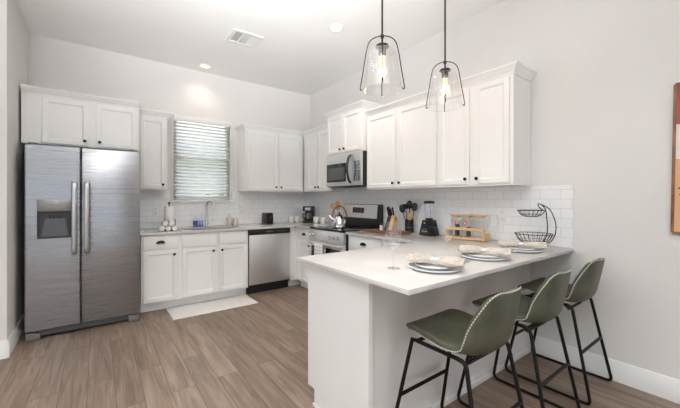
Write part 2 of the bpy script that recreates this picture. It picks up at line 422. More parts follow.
# ------------------------------------------------------------------ cabinetry
def crown_path(m, w, d, z, left, right, prof):
    rows = []
    for o, h in prof:
        pts = []
        if left: pts += [(-o, d, z + h), (-o, -o, z + h)]
        else: pts += [(0, -o, z + h)]
        if right: pts += [(w + o, -o, z + h), (w + o, d, z + h)]
        else: pts += [(w, -o, z + h)]
        rows.append(pts)
    rows.append(rows[0]); m.grid(rows)
    for k in (0, -1): m.bm.faces.new([v for v in m.bm.verts if (v.co - Vector(rows[0][k])).length < 1e-6][:0] or [m.bm.verts.new(r[k]) for r in rows[:-1]])
    return m
CROWN = [(0, 0), (.008, 0), (.01, .014), (.022, .03), (.036, .048), (.04, .056), (.048, .06), (.048, .074), (0, .074)]
def shaker(x0, x1, z0, z1, fr=.042, y=0, t=.02):
    m = MB()
    m.box((x0, y - t, z0), (x0 + fr, y, z1), .0018, 1).box((x1 - fr, y - t, z0), (x1, y, z1), .0018, 1)
    m.box((x0 + fr, y - t, z0), (x1 - fr, y, z0 + fr), .0018, 1).box((x0 + fr, y - t, z1 - fr), (x1 - fr, y, z1), .0018, 1)
    m.box((x0 + fr, y - t + .011, z0 + fr), (x1 - fr, y - .002, z1 - fr))
    b = .011   # sloped inner bead
    for a in range(4):
        X0, X1, Z0, Z1 = x0 + fr, x1 - fr, z0 + fr, z1 - fr; yo, yi = y - t + .003, y - t + .0112
        q = [((X0, yo, Z0), (X1, yo, Z0), (X1 - b, yi, Z0 + b), (X0 + b, yi, Z0 + b)), ((X1, yo, Z0), (X1, yo, Z1), (X1 - b, yi, Z1 - b), (X1 - b, yi, Z0 + b)),
             ((X1, yo, Z1), (X0, yo, Z1), (X0 + b, yi, Z1 - b), (X1 - b, yi, Z1 - b)), ((X0, yo, Z1), (X0, yo, Z0), (X0 + b, yi, Z0 + b), (X0 + b, yi, Z1 - b))][a]
        m.bm.faces.new([m.bm.verts.new(p) for p in q])
    return m
def add_knob(par, x, z, y=-.02):
    m = MB().lathe([(.0, 0), (.006, 0), (.006, .012), (.014, .016), (.0155, .022), (.013, .027), (0, .028)], (x, y, z), 14, axis='y')
    return obj('knob', m, BRONZE, par)
def add_pull(par, x, z, y=-.02, w=.048):
    rows = [[(x + w * math.cos(PI * j / 14) * math.cos(t), y - .027 * math.sin(t) - .0005, z - .012 + .032 * math.sin(PI * j / 14) * math.cos(t)) for j in range(15)] for t in [PI / 2 * i / 8 for i in range(8)]]
    m = MB(); m.grid(rows); m.lathe([(0, .0), (.006, 0), (.006, .006), (0, .006)], (x - w * .8, y, z - .002), 8, axis='y').lathe([(0, .0), (.006, 0), (.006, .006), (0, .006)], (x + w * .8, y, z - .002), 8, axis='y')
    return obj('cup_pull', m, BRONZE, par, solid=(.002, 0))
def upper(label, loc, rz, w, h, d, doors, crown=(False, False), fillers=(), group='white wall cabinets'):
    t = thing('wall_cabinet', label, 'cabinet', loc, rz, None)
    m = MB().box((0, 0, 0), (w, d, h)); obj('body', m, CAB, t, smooth=0)
    m = MB(); crown_path(m, w, d, h, crown[0], crown[1], CROWN); m.box((.001, .001, h), (w - .001, d, h + .06)); obj('crown_moulding', m, CAB, t, smooth=25)
    for x0, x1, z0, z1, kn in doors:
        dr = obj('door', shaker(x0, x1, z0, z1), CAB, t)
        add_knob(dr, x0 + .03 if kn == 'l' else x1 - .03, z0 + .045)
    return t
UZ, UH = 1.42, .893; R90 = -PI / 2
D = .315
upper('white two-door wall cabinet above the refrigerator', (-3.565, -.60, 1.845), 0, .955, 2.313 - 1.845, .598,
      [(.148, .505, .012, .458, 'r'), (.568, .93, .012, .458, 'l')], (False, False))
upper('narrow white one-door wall cabinet between refrigerator and window', (-2.607, -D, UZ), 0, .325, UH, D - .002, [(.03, .30, .02, UH - .015, 'r')], (False, True))
upper('white two-door wall cabinet right of the window', (-1.28, -D, UZ), 0, .963, UH, D - .002, [(.025, .50, .02, UH - .015, 'r'), (.525, .925, .02, UH - .015, 'l')], (True, False))
upper('white two-door wall cabinet in the corner beside the microwave', (-D, -.337, UZ), R90, .772, UH, D - .002, [(.115, .42, .02, UH - .015, 'r'), (.445, .75, .02, UH - .015, 'l')])
upper('short white two-door wall cabinet directly above the microwave', (-.385, -1.112, 1.905), R90, .755, 2.432 - 1.905, .383, [(.02, .36, .015, .515, 'r'), (.385, .735, .015, .515, 'l')], (True, True))
upper('tall white two-door wall cabinet right of the microwave, above knives and utensils', (-D, -1.870, UZ), R90, 1.05, UH, D - .002, [(.015, .49, .02, UH - .015, 'r'), (.528, 1.03, .02, UH - .015, 'l')], (False, False))
upper('tall white two-door wall cabinet at the right end of the row, above the canisters', (-D, -2.922, UZ), R90, .706, UH, D - .002, [(.02, .33, .02, UH - .015, 'r'), (.38, .68, .02, UH - .015, 'l')], (False, True))

BT = CT - .026     # top of base cabinets
def base(name, label, loc, rz, w, d, fronts, toe=True):
    t = thing(name, label, 'cabinet', loc, rz)
    m = MB().box((0, 0, .105), (w, d, BT)); obj('body', m, CAB, t, smooth=0)
    if toe: obj('toe_kick', MB().box((0, .075, .001), (w, d, .105)), CAB, t, smooth=0)
    for f in fronts:
        kind, x0, x1, z0, z1, hd = f
        if kind == 'drawer':
            o = obj('drawer', MB().box((x0, -.02, z0), (x1, 0, z1), .003, 2), CAB, t)
            if hd == 'pull': add_pull(o, (x0 + x1) / 2, (z0 + z1) / 2)
        else:
            o = obj('door', shaker(x0, x1, z0, z1), CAB, t)
            if hd: add_knob(o, x0 + .03 if hd == 'l' else x1 - .03, z1 - .05)
    return t
base('base_cabinet', 'white base cabinet with drawer and door beside the refrigerator', (-2.595, -.61, 0), 0, .4, .608, [('drawer', .022, .366, .725, .882, 'pull'), ('door', .022, .366, .125, .705, 'r')])
base('sink_cabinet', 'white two-door sink base cabinet under the window', (-2.194, -.61, 0), 0, .842, .608, [('drawer', .026, .412, .725, .882, None), ('drawer', .458, .82, .725, .882, None), ('door', .026, .412, .125, .705, 'r'), ('door', .458, .82, .125, .705, 'l')])
base('corner_cabinet', 'plain white corner base cabinet panel right of the dishwasher', (-.718, -.61, 0), 0, .716, .608, [])
base('base_cabinet', 'narrow white base cabinet with drawer left of the oven range', (-.61, -.612, 0), R90, .47, .608, [('drawer', .07, .45, .725, .882, 'pull'), ('door', .07, .45, .125, .705, 'r')])
base('base_cabinet', 'white base cabinet with drawer right of the oven range', (-.61, -1.868, 0), R90, .58, .608, [('drawer', .025, .55, .725, .882, 'pull'), ('door', .025, .55, .125, .705, 'l')])
base('base_cabinet', 'white base cabinet in the inner corner behind the peninsula', (-.61, -2.45, 0), R90, .588, .608, [('drawer', .025, .44, .725, .882, 'pull'), ('door', .025, .44, .125, .705, 'l')])
# peninsula (fronts face the back wall)
PX, PY0, PY1 = -1.88, -3.06, -3.625
pen = thing('peninsula_cabinet', 'white peninsula base cabinet carrying the breakfast bar', 'cabinet', (0, 0, 0))
obj('body', MB().box((PX + .02, PY1 + .012, .105), (-.001, PY0, BT)), CAB, pen, smooth=0)
obj('toe_kick', MB().box((PX + .02, PY1 + .012, .001), (-.001, PY0 - .075, .105)), CAB, pen, smooth=0)
obj('end_panel', MB().prism([(PY0, .105), (PY0, BT), (-3.648, BT), (-3.648, .001), (PY0 - .075, .001), (PY0 - .075, .105)], PX - .008, PX + .0195, 'x'), CAB, pen, smooth=0)
bkp = obj('back_panel', MB().box((PX + .02, PY1, .001), (-.001, PY1 + .0115, BT)), WALL, pen, smooth=0)
bkp['label'] = 'greige painted panel'
obj('shoe_moulding', MB().box((PX - .02, -3.66, .001), (PX - .0085, PY0 - .07, .022), .004).box((PX + .021, -3.64, .001), (-.001, PY1 - .0005, .05), .004), TRIM, pen)
for i, (a, b) in enumerate(((-1.85, -1.44), (-1.41, -1.01))):
    dm = shaker(-b, -a, .125, .705); dm.xform(Matrix.Rotation(PI, 4, 'Z') @ Matrix.Translation((0, -PY0, 0)))
    dd = obj('door', dm, CAB, pen)
    wm = MB().box((a, PY0, .725), (b, PY0 + .02, .882), .003); obj('drawer', wm, CAB, pen)

# countertops
ct = obj('countertop', MB().prism([(-2.607, -.656), (-.66, -.656), (-.66, -1.082), (-.0085, -1.082), (-.0085, -.0085), (-2.607, -.0085)], CT - .026, CT, 'z', .003), QUARTZ)
tag(ct, 'white quartz worktop with sink along the window wall', 'countertop')
SX0, SX1, SY0, SY1 = -2.13, -1.40, -.53, -.14
cut(ct, MB().box((SX0, SY0, .8), (SX1, SY1, 1.0)))
pc = obj('countertop', MB().prism([(-.0085, -1.867), (-.656, -1.867), (-.656, -2.975), (-1.925, -2.975), (-1.925, -3.943), (-.0085, -3.943)], CT - .026, CT, 'z', .003), QUARTZ)
tag(pc, 'white quartz peninsula worktop overhanging above the bar stools', 'countertop')
# sink
sk = thing('sink', 'stainless undermount sink set into the worktop under the window', 'sink', (0, 0, 0))
m = MB(); m.box((SX0 - .01, SY0 - .01, .70), (SX1 + .01, SY1 + .01, CT - .0265)); so = obj('basin', m, STEEL, sk, smooth=0)
cut(so, MB().box((SX0 + .002, SY0 + .002, .715), (SX1 - .002, SY1 - .002, 1.0)))
obj('drain', MB().lathe([(.0, 0), (.045, 0), (.045, .004), (.03, .005), (0, .002)], (-1.76, -.33, .7155), 20), CHROME, sk)
for ob in list(bpy.data.objects):       # let the basin hang inside the sink cabinet: hollow the cabinet body
    if ob.name.startswith('body') and ob.parent and ob.parent.name == 'sink_cabinet':
        cut(ob, MB().box((.03, .02, .6), (.815, .59, 1.2)))

# ------------------------------------------------------------------ refrigerator
fr = thing('refrigerator', 'stainless side-by-side refrigerator with ice dispenser, left of the base cabinets', 'refrigerator', (-3.517, -.808, 0))
FW, FH, SP = .897, 1.812, .401
obj('body', MB().box((.004, .075, .04), (FW - .004, .75, FH - .015), .006), mat('grey_case', rgb(86, 86, 88), .5), fr)
d1 = obj('door', MB().box((0, 0, .085), (SP - .004, .068, FH), .009, 3), STEEL, fr)
DX0, DX1, DZ0, DZ1 = .085, .332, .935, 1.302
cut(d1, MB().box((DX0, -.1, DZ0), (DX1, .05, DZ1)))
for p in d1.data.polygons: p.use_smooth = False
obj('dispenser_panel', MB().box((DX0 + .001, -.004, 1.19), (DX1 - .001, .03, DZ1 - .001), .004), mat('dispenser_grey', rgb(150, 148, 146), .35, .6), d1)
obj('dispenser_recess', MB().box((DX0 + .001, .036, DZ0 + .002), (DX1 - .001, .048, 1.19)).box((DX0 + .001, .002, DZ0 + .001), (DX1 - .001, .036, DZ0 + .015)), mat('recess_dark', rgb(50, 50, 54), .3), d1, smooth=0)
obj('dispenser_paddle', MB().box((.165, .022, 1.03), (.205, .034, 1.16), .006).box((.225, .022, 1.03), (.265, .034, 1.16), .006), BLACKP, d1)
obj('dispenser_tray', MB().prism([(.11, 0), (.31, 0), (.28, .17), (.14, .17)], .012, .02, 'y').xform(Matrix.Translation((0, 0, .952))), mat('smoked_plastic', rgb(92, 94, 100), .25), d1)
obj('dispenser_emblem', MB().box((.17, -.0055, 1.248), (.25, -.0035, 1.252)), mat('emblem_grey', rgb(96, 94, 92), .4), d1)
d2 = obj('door', MB().box((SP + .004, 0, .085), (FW, .068, FH), .009, 3), STEEL, fr)
def bar_handle(par, x, z0, z1, out=.055, w=.021, axis='z', material=STEELV):
    pts = catmull([(x, .0, z0 + .012), (x, -out * .75, z0 + .035), (x, -out, z0 + .16), (x, -out * 1.12, (z0 + z1) / 2), (x, -out, z1 - .16), (x, -out * .75, z1 - .035), (x, 0, z1 - .012)], 6)
    m = MB().tube([Vector((0, p.y, p.z)) for p in pts], .016, 10)
    bmesh.ops.scale(m.bm, vec=(w / .016, 1, 1), verts=m.bm.verts); m.xform(Matrix.Translation((x, 0, 0)))
    return obj('handle', m, material, par)
bar_handle(d1, .352, .765, 1.485); bar_handle(d2, .447, .765, 1.485)
obj('kick_grille', MB().box((.07, .045, .022), (FW - .07, .06, .08)), mat('grille_dark', rgb(44, 44, 46), .5), fr, smooth=0)
m = MB()
for i in range(4): m.box((.09, .038, .03 + i * .012), (FW - .09, .046, .036 + i * .012))
obj('grille_slats', m, mat('slat_grey', rgb(120, 120, 122), .4, .5), fr, smooth=0)
for x in (0.005, FW - .105): obj('foot', MB().prism([(x, .002), (x + .1, .002), (x + .1, .06), (x, .078)], .012, .07, 'y', .006), mat('foot_grey', rgb(128, 126, 126), .4, .4), fr)
for x in (.02, FW - .09): obj('hinge_cover', MB().box((x, .02, FH), (x + .07, .12, FH + .018), .005), mat('hinge_grey', rgb(110, 110, 112), .5), fr)

# ------------------------------------------------------------------ dishwasher
dw = thing('dishwasher', 'stainless dishwasher with black control strip under the back worktop', 'dishwasher', (-1.346, -.63, 0))
obj('body', MB().box((.006, .022, .1), (.62, .61, .885)), BLACKP, dw, smooth=0)
obj('door', MB().box((.004, -.004, .132), (.622, .02, .81), .005), RSTEEL, dw)
cp = obj('control_strip', MB().box((.004, -.008, .815), (.622, .02, .888), .004), BLACKP, dw)
obj('control_buttons', MB().box((.25, -.0095, .848), (.36, -.0075, .856)).box((.4, -.0095, .85), (.56, -.0075, .854)), mat('legend_grey', rgb(120, 120, 122), .5), cp, smooth=0)
obj('toe_panel', MB().box((.004, .06, .002), (.622, .09, .128)), BLACKP, dw, smooth=0)

# ------------------------------------------------------------------ range
rg = thing('oven_range', 'stainless freestanding electric oven range with black glass top', 'range', (-.655, -1.085, 0), R90)
RW = .777
obj('body', MB().box((0, .025, .03), (RW, .63, .905), .004), BLACKP, rg)
obj('cooktop', MB().box((0, -.012, .906), (RW, .60, .926), .006), GLASSB, rg)
obj('control_panel', MB().prism([(-.04, .775), (-.008, .9), (.024, .9), (.024, .775)], .012, RW - .012, 'x', .003), RSTEEL, rg)
for x in (.085, .165, .50, .585, .67):
    k = obj('knob', MB().lathe([(.0, 0), (.024, 0), (.024, .006), (.018, .009), (.016, .032), (.0, .033)], (x, -.024, .838), 18, axis='y'), CHROME, rg)
od = obj('oven_door', MB().box((.006, -.022, .19), (RW - .006, .02, .77), .006), RSTEEL, rg)
obj('oven_window', MB().box((.06, -.0245, .29), (RW - .06, -.0215, .69), .001), GLASSB, od)
m = MB().tube(fillet([(.05, -.02, .735), (.05, -.068, .735), (RW - .05, -.068, .735), (RW - .05, -.02, .735)], .02), .013, 12); obj('handle', m, RSTEEL, od)
obj('storage_drawer', MB().box((.006, -.02, .05), (RW - .006, .02, .178), .006), STEEL, rg)
bg_ = obj('backguard', MB().prism([(.628, .927), (.555, .927), (.560, 1.02), (.578, 1.235), (.628, 1.235)], .004, RW - .004, 'x', .005), BLACKP, rg)
obj('backguard_face', MB().prism([(.5585, 1.05), (.5545, 1.05), (.5715, 1.228), (.5762, 1.228)], .02, RW - .05, 'x'), RSTEEL, bg_, smooth=0)
obj('display', MB().prism([(.5615, 1.115), (.5595, 1.115), (.5665, 1.19), (.5685, 1.19)], .225, .465, 'x'), GLASSB, bg_, smooth=0)
for i in range(4):
    for j in range(2): pass
obj('display_keys', MB().box((.245, .5585, 1.135), (.30, .563, 1.139)).box((.32, .5585, 1.135), (.37, .563, 1.139)).box((.39, .5585, 1.135), (.44, .563, 1.139)).box((.26, .561, 1.165), (.31, .566, 1.169)).box((.38, .561, 1.165), (.43, .566, 1.169)), mat('key_grey', rgb(120, 122, 126), .5), bg_, smooth=0)
RINGG = mat('ring_grey', rgb(90, 90, 92), .4)
for bx_, by_, br_ in ((.2, .17, .1), (.56, .17, .08), (.2, .42, .075), (.56, .42, .1)): obj('burner_ring', MB().tube(arc((bx_, by_, .9262), br_, 0, 2*PI, 32, 'xy')[:-1], .0008, 4, True), RINGG, rg)

# dish towel over the oven handle
m = MB(); rows = []
yc, zc = -.068, .735; rr = .0165
prof = [(yc - rr - .004, .43), (yc - rr - .003, .55), (yc - rr, .68), (yc - rr, zc)] + [(yc - rr*math.cos(t*PI/6), zc + rr*math.sin(t*PI/6)) for t in range(1, 6)] + [(yc + rr, zc), (yc + rr, .66), (yc + rr + .002, .52)]
L_ = 0; prev = None; uvs = []
for p in prof:
    if prev: L_ += math.hypot(p[0]-prev[0], p[1]-prev[1])
    prev = p; uvs.append(L_)
    rows.append([(.245 + .19 * i / 16, p[0] - .004 * math.sin(i * .9) * (1 if p[1] < .7 and p[0] < yc else 0) - (.003 if p[0] < yc else -.003), p[1]) for i in range(17)])
V = m.grid(rows); l = m.bm.loops.layers.uv.new('UVMap'); idx = {}
for a, r in enumerate(V):
    for b, v in enumerate(r): idx[v] = (.21 * b / 16, uvs[a])
for f in m.bm.faces:
    for lp in f.loops: lp[l].uv = idx[lp.vert]
tw = obj('dish_towel', m, CHECK, None, loc=(-.655, -1.085, 0), solid=(.003, 0), smooth=80); tw.rotation_euler = (0, 0, R90)
tag(tw, 'white dish towel with dark grid lines hanging on the oven handle', 'towel')

# ------------------------------------------------------------------ microwave
mw = thing('microwave', 'stainless over-the-range microwave under the short wall cabinet', 'microwave', (-.4, -1.114, 1.474), R90)
MW, MHt = .756, .427
obj('body', MB().box((0, .018, 0), (MW, .397, MHt), .004), BLACKP, mw)
md = obj('door', MB().box((.002, -.012, .004), (.598, .017, MHt - .002), .005), RSTEEL, mw)
obj('window', MB().box((.02, -.0145, .06), (.45, -.0115, .305), .001), GLASSB, md)
obj('window_mesh', MB().box((.06, -.0165, .085), (.43, -.0142, .25), .001), mat('grey_screen', rgb(78, 80, 84), .25), md)
mcp = obj('control_panel', MB().box((.602, -.012, .004), (MW - .002, .017, MHt - .002), .005), RSTEEL, mw)
obj('touch_pad', MB().box((.612, -.0145, .06), (MW - .03, -.0115, .31), .001), mat('pad_silver', rgb(150, 158, 168), .15, .8), mcp)
m = MB()
for i in range(3):
    for j in range(6): m.box((.622 + i * .034, -.0158, .075 + j * .034), (.644 + i * .034, -.014, .092 + j * .034))
obj('keys', m, mat('key_dark', rgb(84, 90, 100), .4), mcp, smooth=0)
m = MB().tube(catmull([(.55, -.01, .04), (.55, -.045, .07), (.55, -.068, .16), (.55, -.072, .215), (.55, -.068, .27), (.55, -.045, .36), (.55, -.01, .39)], 5), .016, 10)
obj('handle', m, mat('dark_steel', rgb(70, 72, 78), .25, .9), md)
obj('vent_grille', MB().box((.03, .06, -.004), (MW - .03, .36, .001)), mat('vent_dark', rgb(58, 58, 60), .5), mw, smooth=0)

# ------------------------------------------------------------------ window blind
bl = thing('window_blind', 'white horizontal slatted blind hanging in the kitchen window', 'blind', (0, -.012, 0))
BX0, BX1 = WX0 + .001, WX1 - .001
obj('valance', MB().box((BX0, -.03, 2.375), (BX1, -.02, 2.44), .003).box((BX0, -.02, 2.40), (BX1, .012, 2.438)), TRIM, bl)
SLAT = mat('white_slat', rgb(244, 244, 243), .45)
tl = N(SLAT, 'ShaderNodeBsdfTranslucent'); tl.inputs[0].default_value = rgb(244, 244, 243); mx = N(SLAT, 'ShaderNodeMixShader'); mx.inputs[0].default_value = .5
L(SLAT, P(SLAT).outputs[0], mx.inputs[1]); L(SLAT, tl.outputs[0], mx.inputs[2]); L(SLAT, mx.outputs[0], SLAT.node_tree.nodes['Material Output'].inputs[0])
m = MB(); tilt = math.radians(36)
for i in range(23):
    z = 1.345 + i * .0455
    rows = []
    for s_ in (-1, -.5, 0, .5, 1):
        yy = s_ * .025; dz = .0035 * (1 - s_*s_)
        rows.append([(x, -.004 + yy * math.cos(tilt) - dz * math.sin(tilt), z - yy * math.sin(tilt) * -1 + dz * math.cos(tilt)) for x in (BX0 + .004, BX1 - .004)])
    m.grid(rows)
obj('slats', m, SLAT, bl, solid=(.0022, 0), smooth=60)
obj('bottom_rail', MB().box((BX0 + .004, -.026, 1.298), (BX1 - .004, .016, 1.316), .003), SLAT, bl)
for x in (BX0 + .06, (BX0 + BX1) / 2, BX1 - .06): obj('ladder_cord', MB().cyl((x, -.03, 1.316), (x, -.03, 2.375), .0016, n=6), TRIM, bl)
obj('tilt_wand', MB().cyl((BX0 + .05, -.036, 1.95), (BX0 + .05, -.036, 2.375), .003, n=6).cyl((BX0 + .05, -.036, 1.91), (BX0 + .05, -.036, 1.955), .006, n=8), PLASTIC, bl)
obj('lift_cord', MB().cyl((BX1 - .045, -.036, 1.86), (BX1 - .045, -.036, 2.375), .0015, n=6).lathe([(.0, .03), (.004, .03), (.009, 0), (0, 0)], (BX1 - .045, -.036, 1.835), 10), mat('cord_grey', rgb(150, 148, 146), .6), bl)

# ------------------------------------------------------------------ ceiling fixtures
LAMP = emit('lamp_warm', (1, .76, .48, 1), 1.15)
def downlight(label, x, y, pw):
    t = thing('recessed_light', label, 'ceiling light', (x, y, H), 0, None)
    obj('trim_ring', MB().lathe([(.062, -.001), (.088, -.001), (.086, -.006), (.066, -.009), (.062, -.001)], n=32), TRIM, t)
    obj('lens', MB().lathe([(0, -.003), (.0615, -.003), (.0615, -.0005), (0, -.0005)], n=28), LAMP, t)
    l = bpy.data.lights.new('downlight_lamp', 'SPOT'); l.energy = pw; l.color = (1, .86, .72); l.spot_size = math.radians(125); l.spot_blend = .8; l.shadow_soft_size = .06
    o = bpy.data.objects.new('downlight_lamp', l); COL.objects.link(o); o.location = (0, 0, -.03); o.parent = t
downlight('small round recessed ceiling light near the window wall', -1.81, -.24, 6.5)
downlight('small round recessed ceiling light nearer the pendants', -.96, -2.10, 36)
downlight('added ceiling light out of view, brightening the floor on the refrigerator side', -3.0, -3.0, 9)  # added lamp, never in view, puts light on the left floor
vt = thing('ceiling_vent', 'white rectangular air vent in the ceiling', 'vent', (-1.66, -1.30, H))
obj('frame', MB().box((-.17, -.16, -.012), (.17, -.115, -.0005), .003).box((-.17, .115, -.012), (.17, .16, -.0005), .003).box((-.17, -.115, -.012), (-.13, .115, -.0005)).box((.13, -.115, -.012), (.17, .115, -.0005)).box((-.05, -.115, -.011), (-.035, .115, -.0005)).box((.035, -.115, -.011), (.05, .115, -.0005)), TRIM, vt)
m = MB()
for k, (a, b_) in enumerate(((-.13, -.05), (-.035, .035), (.05, .13))):
    for i in range(7):
        x = a + (b_ - a) * (i + .5) / 7; s_ = (-.6, -.1, .6)[k]
        m.bm.faces.new([m.bm.verts.new(p) for p in ((x - .005*s_ - .001, -.115, -.001), (x + .005*s_ + .001, -.115, -.010), (x + .005*s_ + .001, .115, -.010), (x - .005*s_ - .001, .115, -.001))])
obj('louvres', m, TRIM, vt, smooth=0, solid=(.001, 0))
obj('duct', MB().box((-.13, -.115, -.0008), (.13, .115, -.0004)), mat('duct_dark', rgb(190, 190, 188), .8), vt, smooth=0)

def pendant(label, x, y, ztop, turn):
    t = thing('pendant_light', label, 'pendant light', (x, y, ztop), 0)
    obj('canopy', MB().lathe([(0, 0), (.062, 0), (.062, -.012), (.05, -.02), (0, -.022)], (0, 0, H - ztop - .0005), 24), BRONZE, t)
    obj('rod', MB().cyl((0, 0, -.06), (0, 0, H - ztop - .02), .006, n=10), BRONZE, t)
    obj('socket', MB().lathe([(0, -.055), (.038, -.058), (.042, -.068), (.03, -.072), (.024, -.075), (.024, -.115), (.0, -.115)], n=20), BRONZE, t)
    m = MB()
    for k in (0, 1):
        a = [Vector((.136, 0, -.322)), Vector((.144, 0, -.332)), Vector((.150, 0, -.325)), Vector((.148, 0, -.305)), Vector((.128, 0, -.20)), Vector((.108, 0, -.09)), Vector((.088, 0, -.035)), Vector((.05, 0, -.008)), Vector((0, 0, 0))]
        a = [Vector((v.x * .9, v.y, v.z)) for v in a]
        full = a + [Vector((-v.x, v.y, v.z)) for v in a[:-1]][::-1]
        M = Matrix.Rotation(k * PI / 2 - turn, 3, 'Z')
        m.tube([M @ v for v in catmull(full, 4)], .0032, 6)
    m.cyl((0, 0, -.012), (0, 0, .006), .011, n=12)
    obj('hoop_frame', m, BRONZE, t)
    prof = catmull([(.02, -.074, 0), (.055, -.08, 0), (.08, -.105, 0), (.094, -.16, 0), (.107, -.24, 0), (.117, -.318, 0), (.1185, -.335, 0)], 5)
    obj('glass_shade', MB().lathe([(p.x, p.y) for p in prof], n=40).tube(arc((0, 0, -.335), .1185, 0, 2*PI, 40, 'xy')[:-1], .002, 6, True), SHADE, t, smooth=80)
    bu = obj('bulb', MB().lathe([(0, -.10), (.014, -.115), (.016, -.13), (.026, -.165), (.029, -.19), (.024, -.22), (.012, -.24), (0, -.246)], n=20), thin_glass('bulb_glass', (1, .90, .72, 1), f=.05, edge=.45), t, smooth=80)
    m = MB()
    for i in range(4):
        a = i * PI / 2; m.tube([(.006*math.cos(a), .006*math.sin(a), -.12), (.014*math.cos(a), .014*math.sin(a), -.17), (.012*math.cos(a), .012*math.sin(a), -.215)], .0022, 6)
    obj('filament', m, emit('filament_glow', (1, .70, .34, 1), 9), bu)
    l = bpy.data.lights.new('pendant_lamp', 'POINT'); l.energy = 2.2; l.color = (1, .82, .6); l.shadow_soft_size = .025
    o = bpy.data.objects.new('pendant_lamp', l); COL.objects.link(o); o.location = (0, 0, -.18); o.parent = t
pendant('glass pendant light on dark rod, the left and nearer one', -1.58, -3.43, 2.312, .75)
pendant('glass pendant light on dark rod, the right one near the cabinets', -.94, -3.43, 2.315, .93)

# ------------------------------------------------------------------ wall things
def outlet(label, loc, rz, w=.074, kind='outlet'):
    t = thing('wall_outlet' if kind == 'outlet' else 'light_switch', label, 'outlet' if kind == 'outlet' else 'switch', loc, rz)
    obj('plate', MB().box((-w/2, -.006, -.06), (w/2, 0, .06), .003), PLASTIC, t)
    if kind == 'outlet':
        for dz in (-.026, .026): obj('socket', MB().box((-.016, -.0078, dz - .014), (.016, -.0055, dz + .014), .003), mat('socket_white', rgb(228, 226, 222), .4), t)
    else:
        for dx in (-.023, .023): obj('rocker', MB().box((dx - .015, -.009, -.032), (dx + .015, -.0055, .032), .002), PLASTIC, t)
    return t
outlet('white wall outlet on the tile left of the window', (-2.374, -.0085, 1.15), 0)
outlet('white wall outlet on the tile below right of the window', (-1.215, -.0085, 1.155), 0)
outlet('white double light switch plate on the tile above the toaster side', (-1.075, -.0085, 1.16), 0, .118, 'switch')
outlet('white wall outlet on the tile between canisters and wire basket', (-.0085, -3.385, 1.158), R90)
# framed picture
pic = thing('framed_picture', 'framed abstract print in terracotta and peach on the right wall', 'picture', (-.001, -4.853, 1.56), R90)
pic.rotation_euler = (0, math.radians(.9), R90)
pic.rotation_mode = 'XYZ'
PWd, PHt = .36, .475
m = MB()
for s_ in (-1, 1):
    m.box((s_*PWd - .008, -.027, -PHt), (s_*PWd + .008, 0, PHt), .002); m.box((-PWd, -.027, s_*PHt - .008), (PWd, 0, s_*PHt + .008), .002)
obj('frame', m, mottled('frame_wood', rgb(150, 108, 74), rgb(120, 82, 54), 10, .5), pic)
cv = obj('canvas', MB().box((-PWd, -.022, -PHt), (PWd, -.004, PHt)), mat('canvas_white', rgb(238, 228, 218), .8), pic, smooth=0)
obj('painted_field', MB().prism([(-PWd, -PHt), (PWd, -PHt), (PWd, .1), (.1, .04), (-.15, -.03), (-PWd, .0)], -.0235, -.0215, 'y'), mat('peach_paint', rgb(226, 172, 128), .8), cv, smooth=0)
obj('painted_arch', MB().prism([(-PWd, PHt), (-PWd, .22), (-.28, .21), (-.2, .20), (.0, .25), (.12, .38), (.14, PHt)], -.0236, -.0215, 'y'), mat('terracotta_paint', rgb(168, 92, 76), .8), cv, smooth=0)
m = MB()
for i in range(6):
    for j in range(5):
        x = -.335 + i * .07; z = .30 + j * .036 + .012 * (i % 2)
        if x < .08: m.box((x, -.0242, z), (x + .034, -.0232, z + .006))
obj('painted_dashes', m, mat('cream_paint', rgb(240, 226, 212), .8), cv, smooth=0)
obj('painted_leaf', MB().prism([(-.345, -.19), (-.24, -.15), (-.13, -.2), (-.25, -.22)], -.0242, -.0232, 'y').prism([(-.335, -.225), (-.25, -.235), (-.19, -.31), (-.3, -.28)], -.0242, -.0232, 'y').prism([(-.02, -.1), (.1, -.02), (.2, -.12), (.08, -.16)], -.0242, -.0232, 'y'), mat('navy_paint', rgb(52, 56, 72), .8), cv, smooth=0)

# ------------------------------------------------------------------ rug
m = MB(); rows = []
for j in range(9):
    rows.append([(-2.335 + .96 * i / 24, -1.02 + .46 * j / 8, .006 + .004 * noise.noise((i * .5, j * .5, 0))) for i in range(25)])
m.grid(rows)
tag(obj('kitchen_mat', m, mottled('mat_white', rgb(236, 233, 228), rgb(226, 222, 216), 40, .95, bump=.4, bscale=200), solid=(.008, 0), smooth=80), 'white rectangular floor mat in front of the sink cabinet', 'mat')

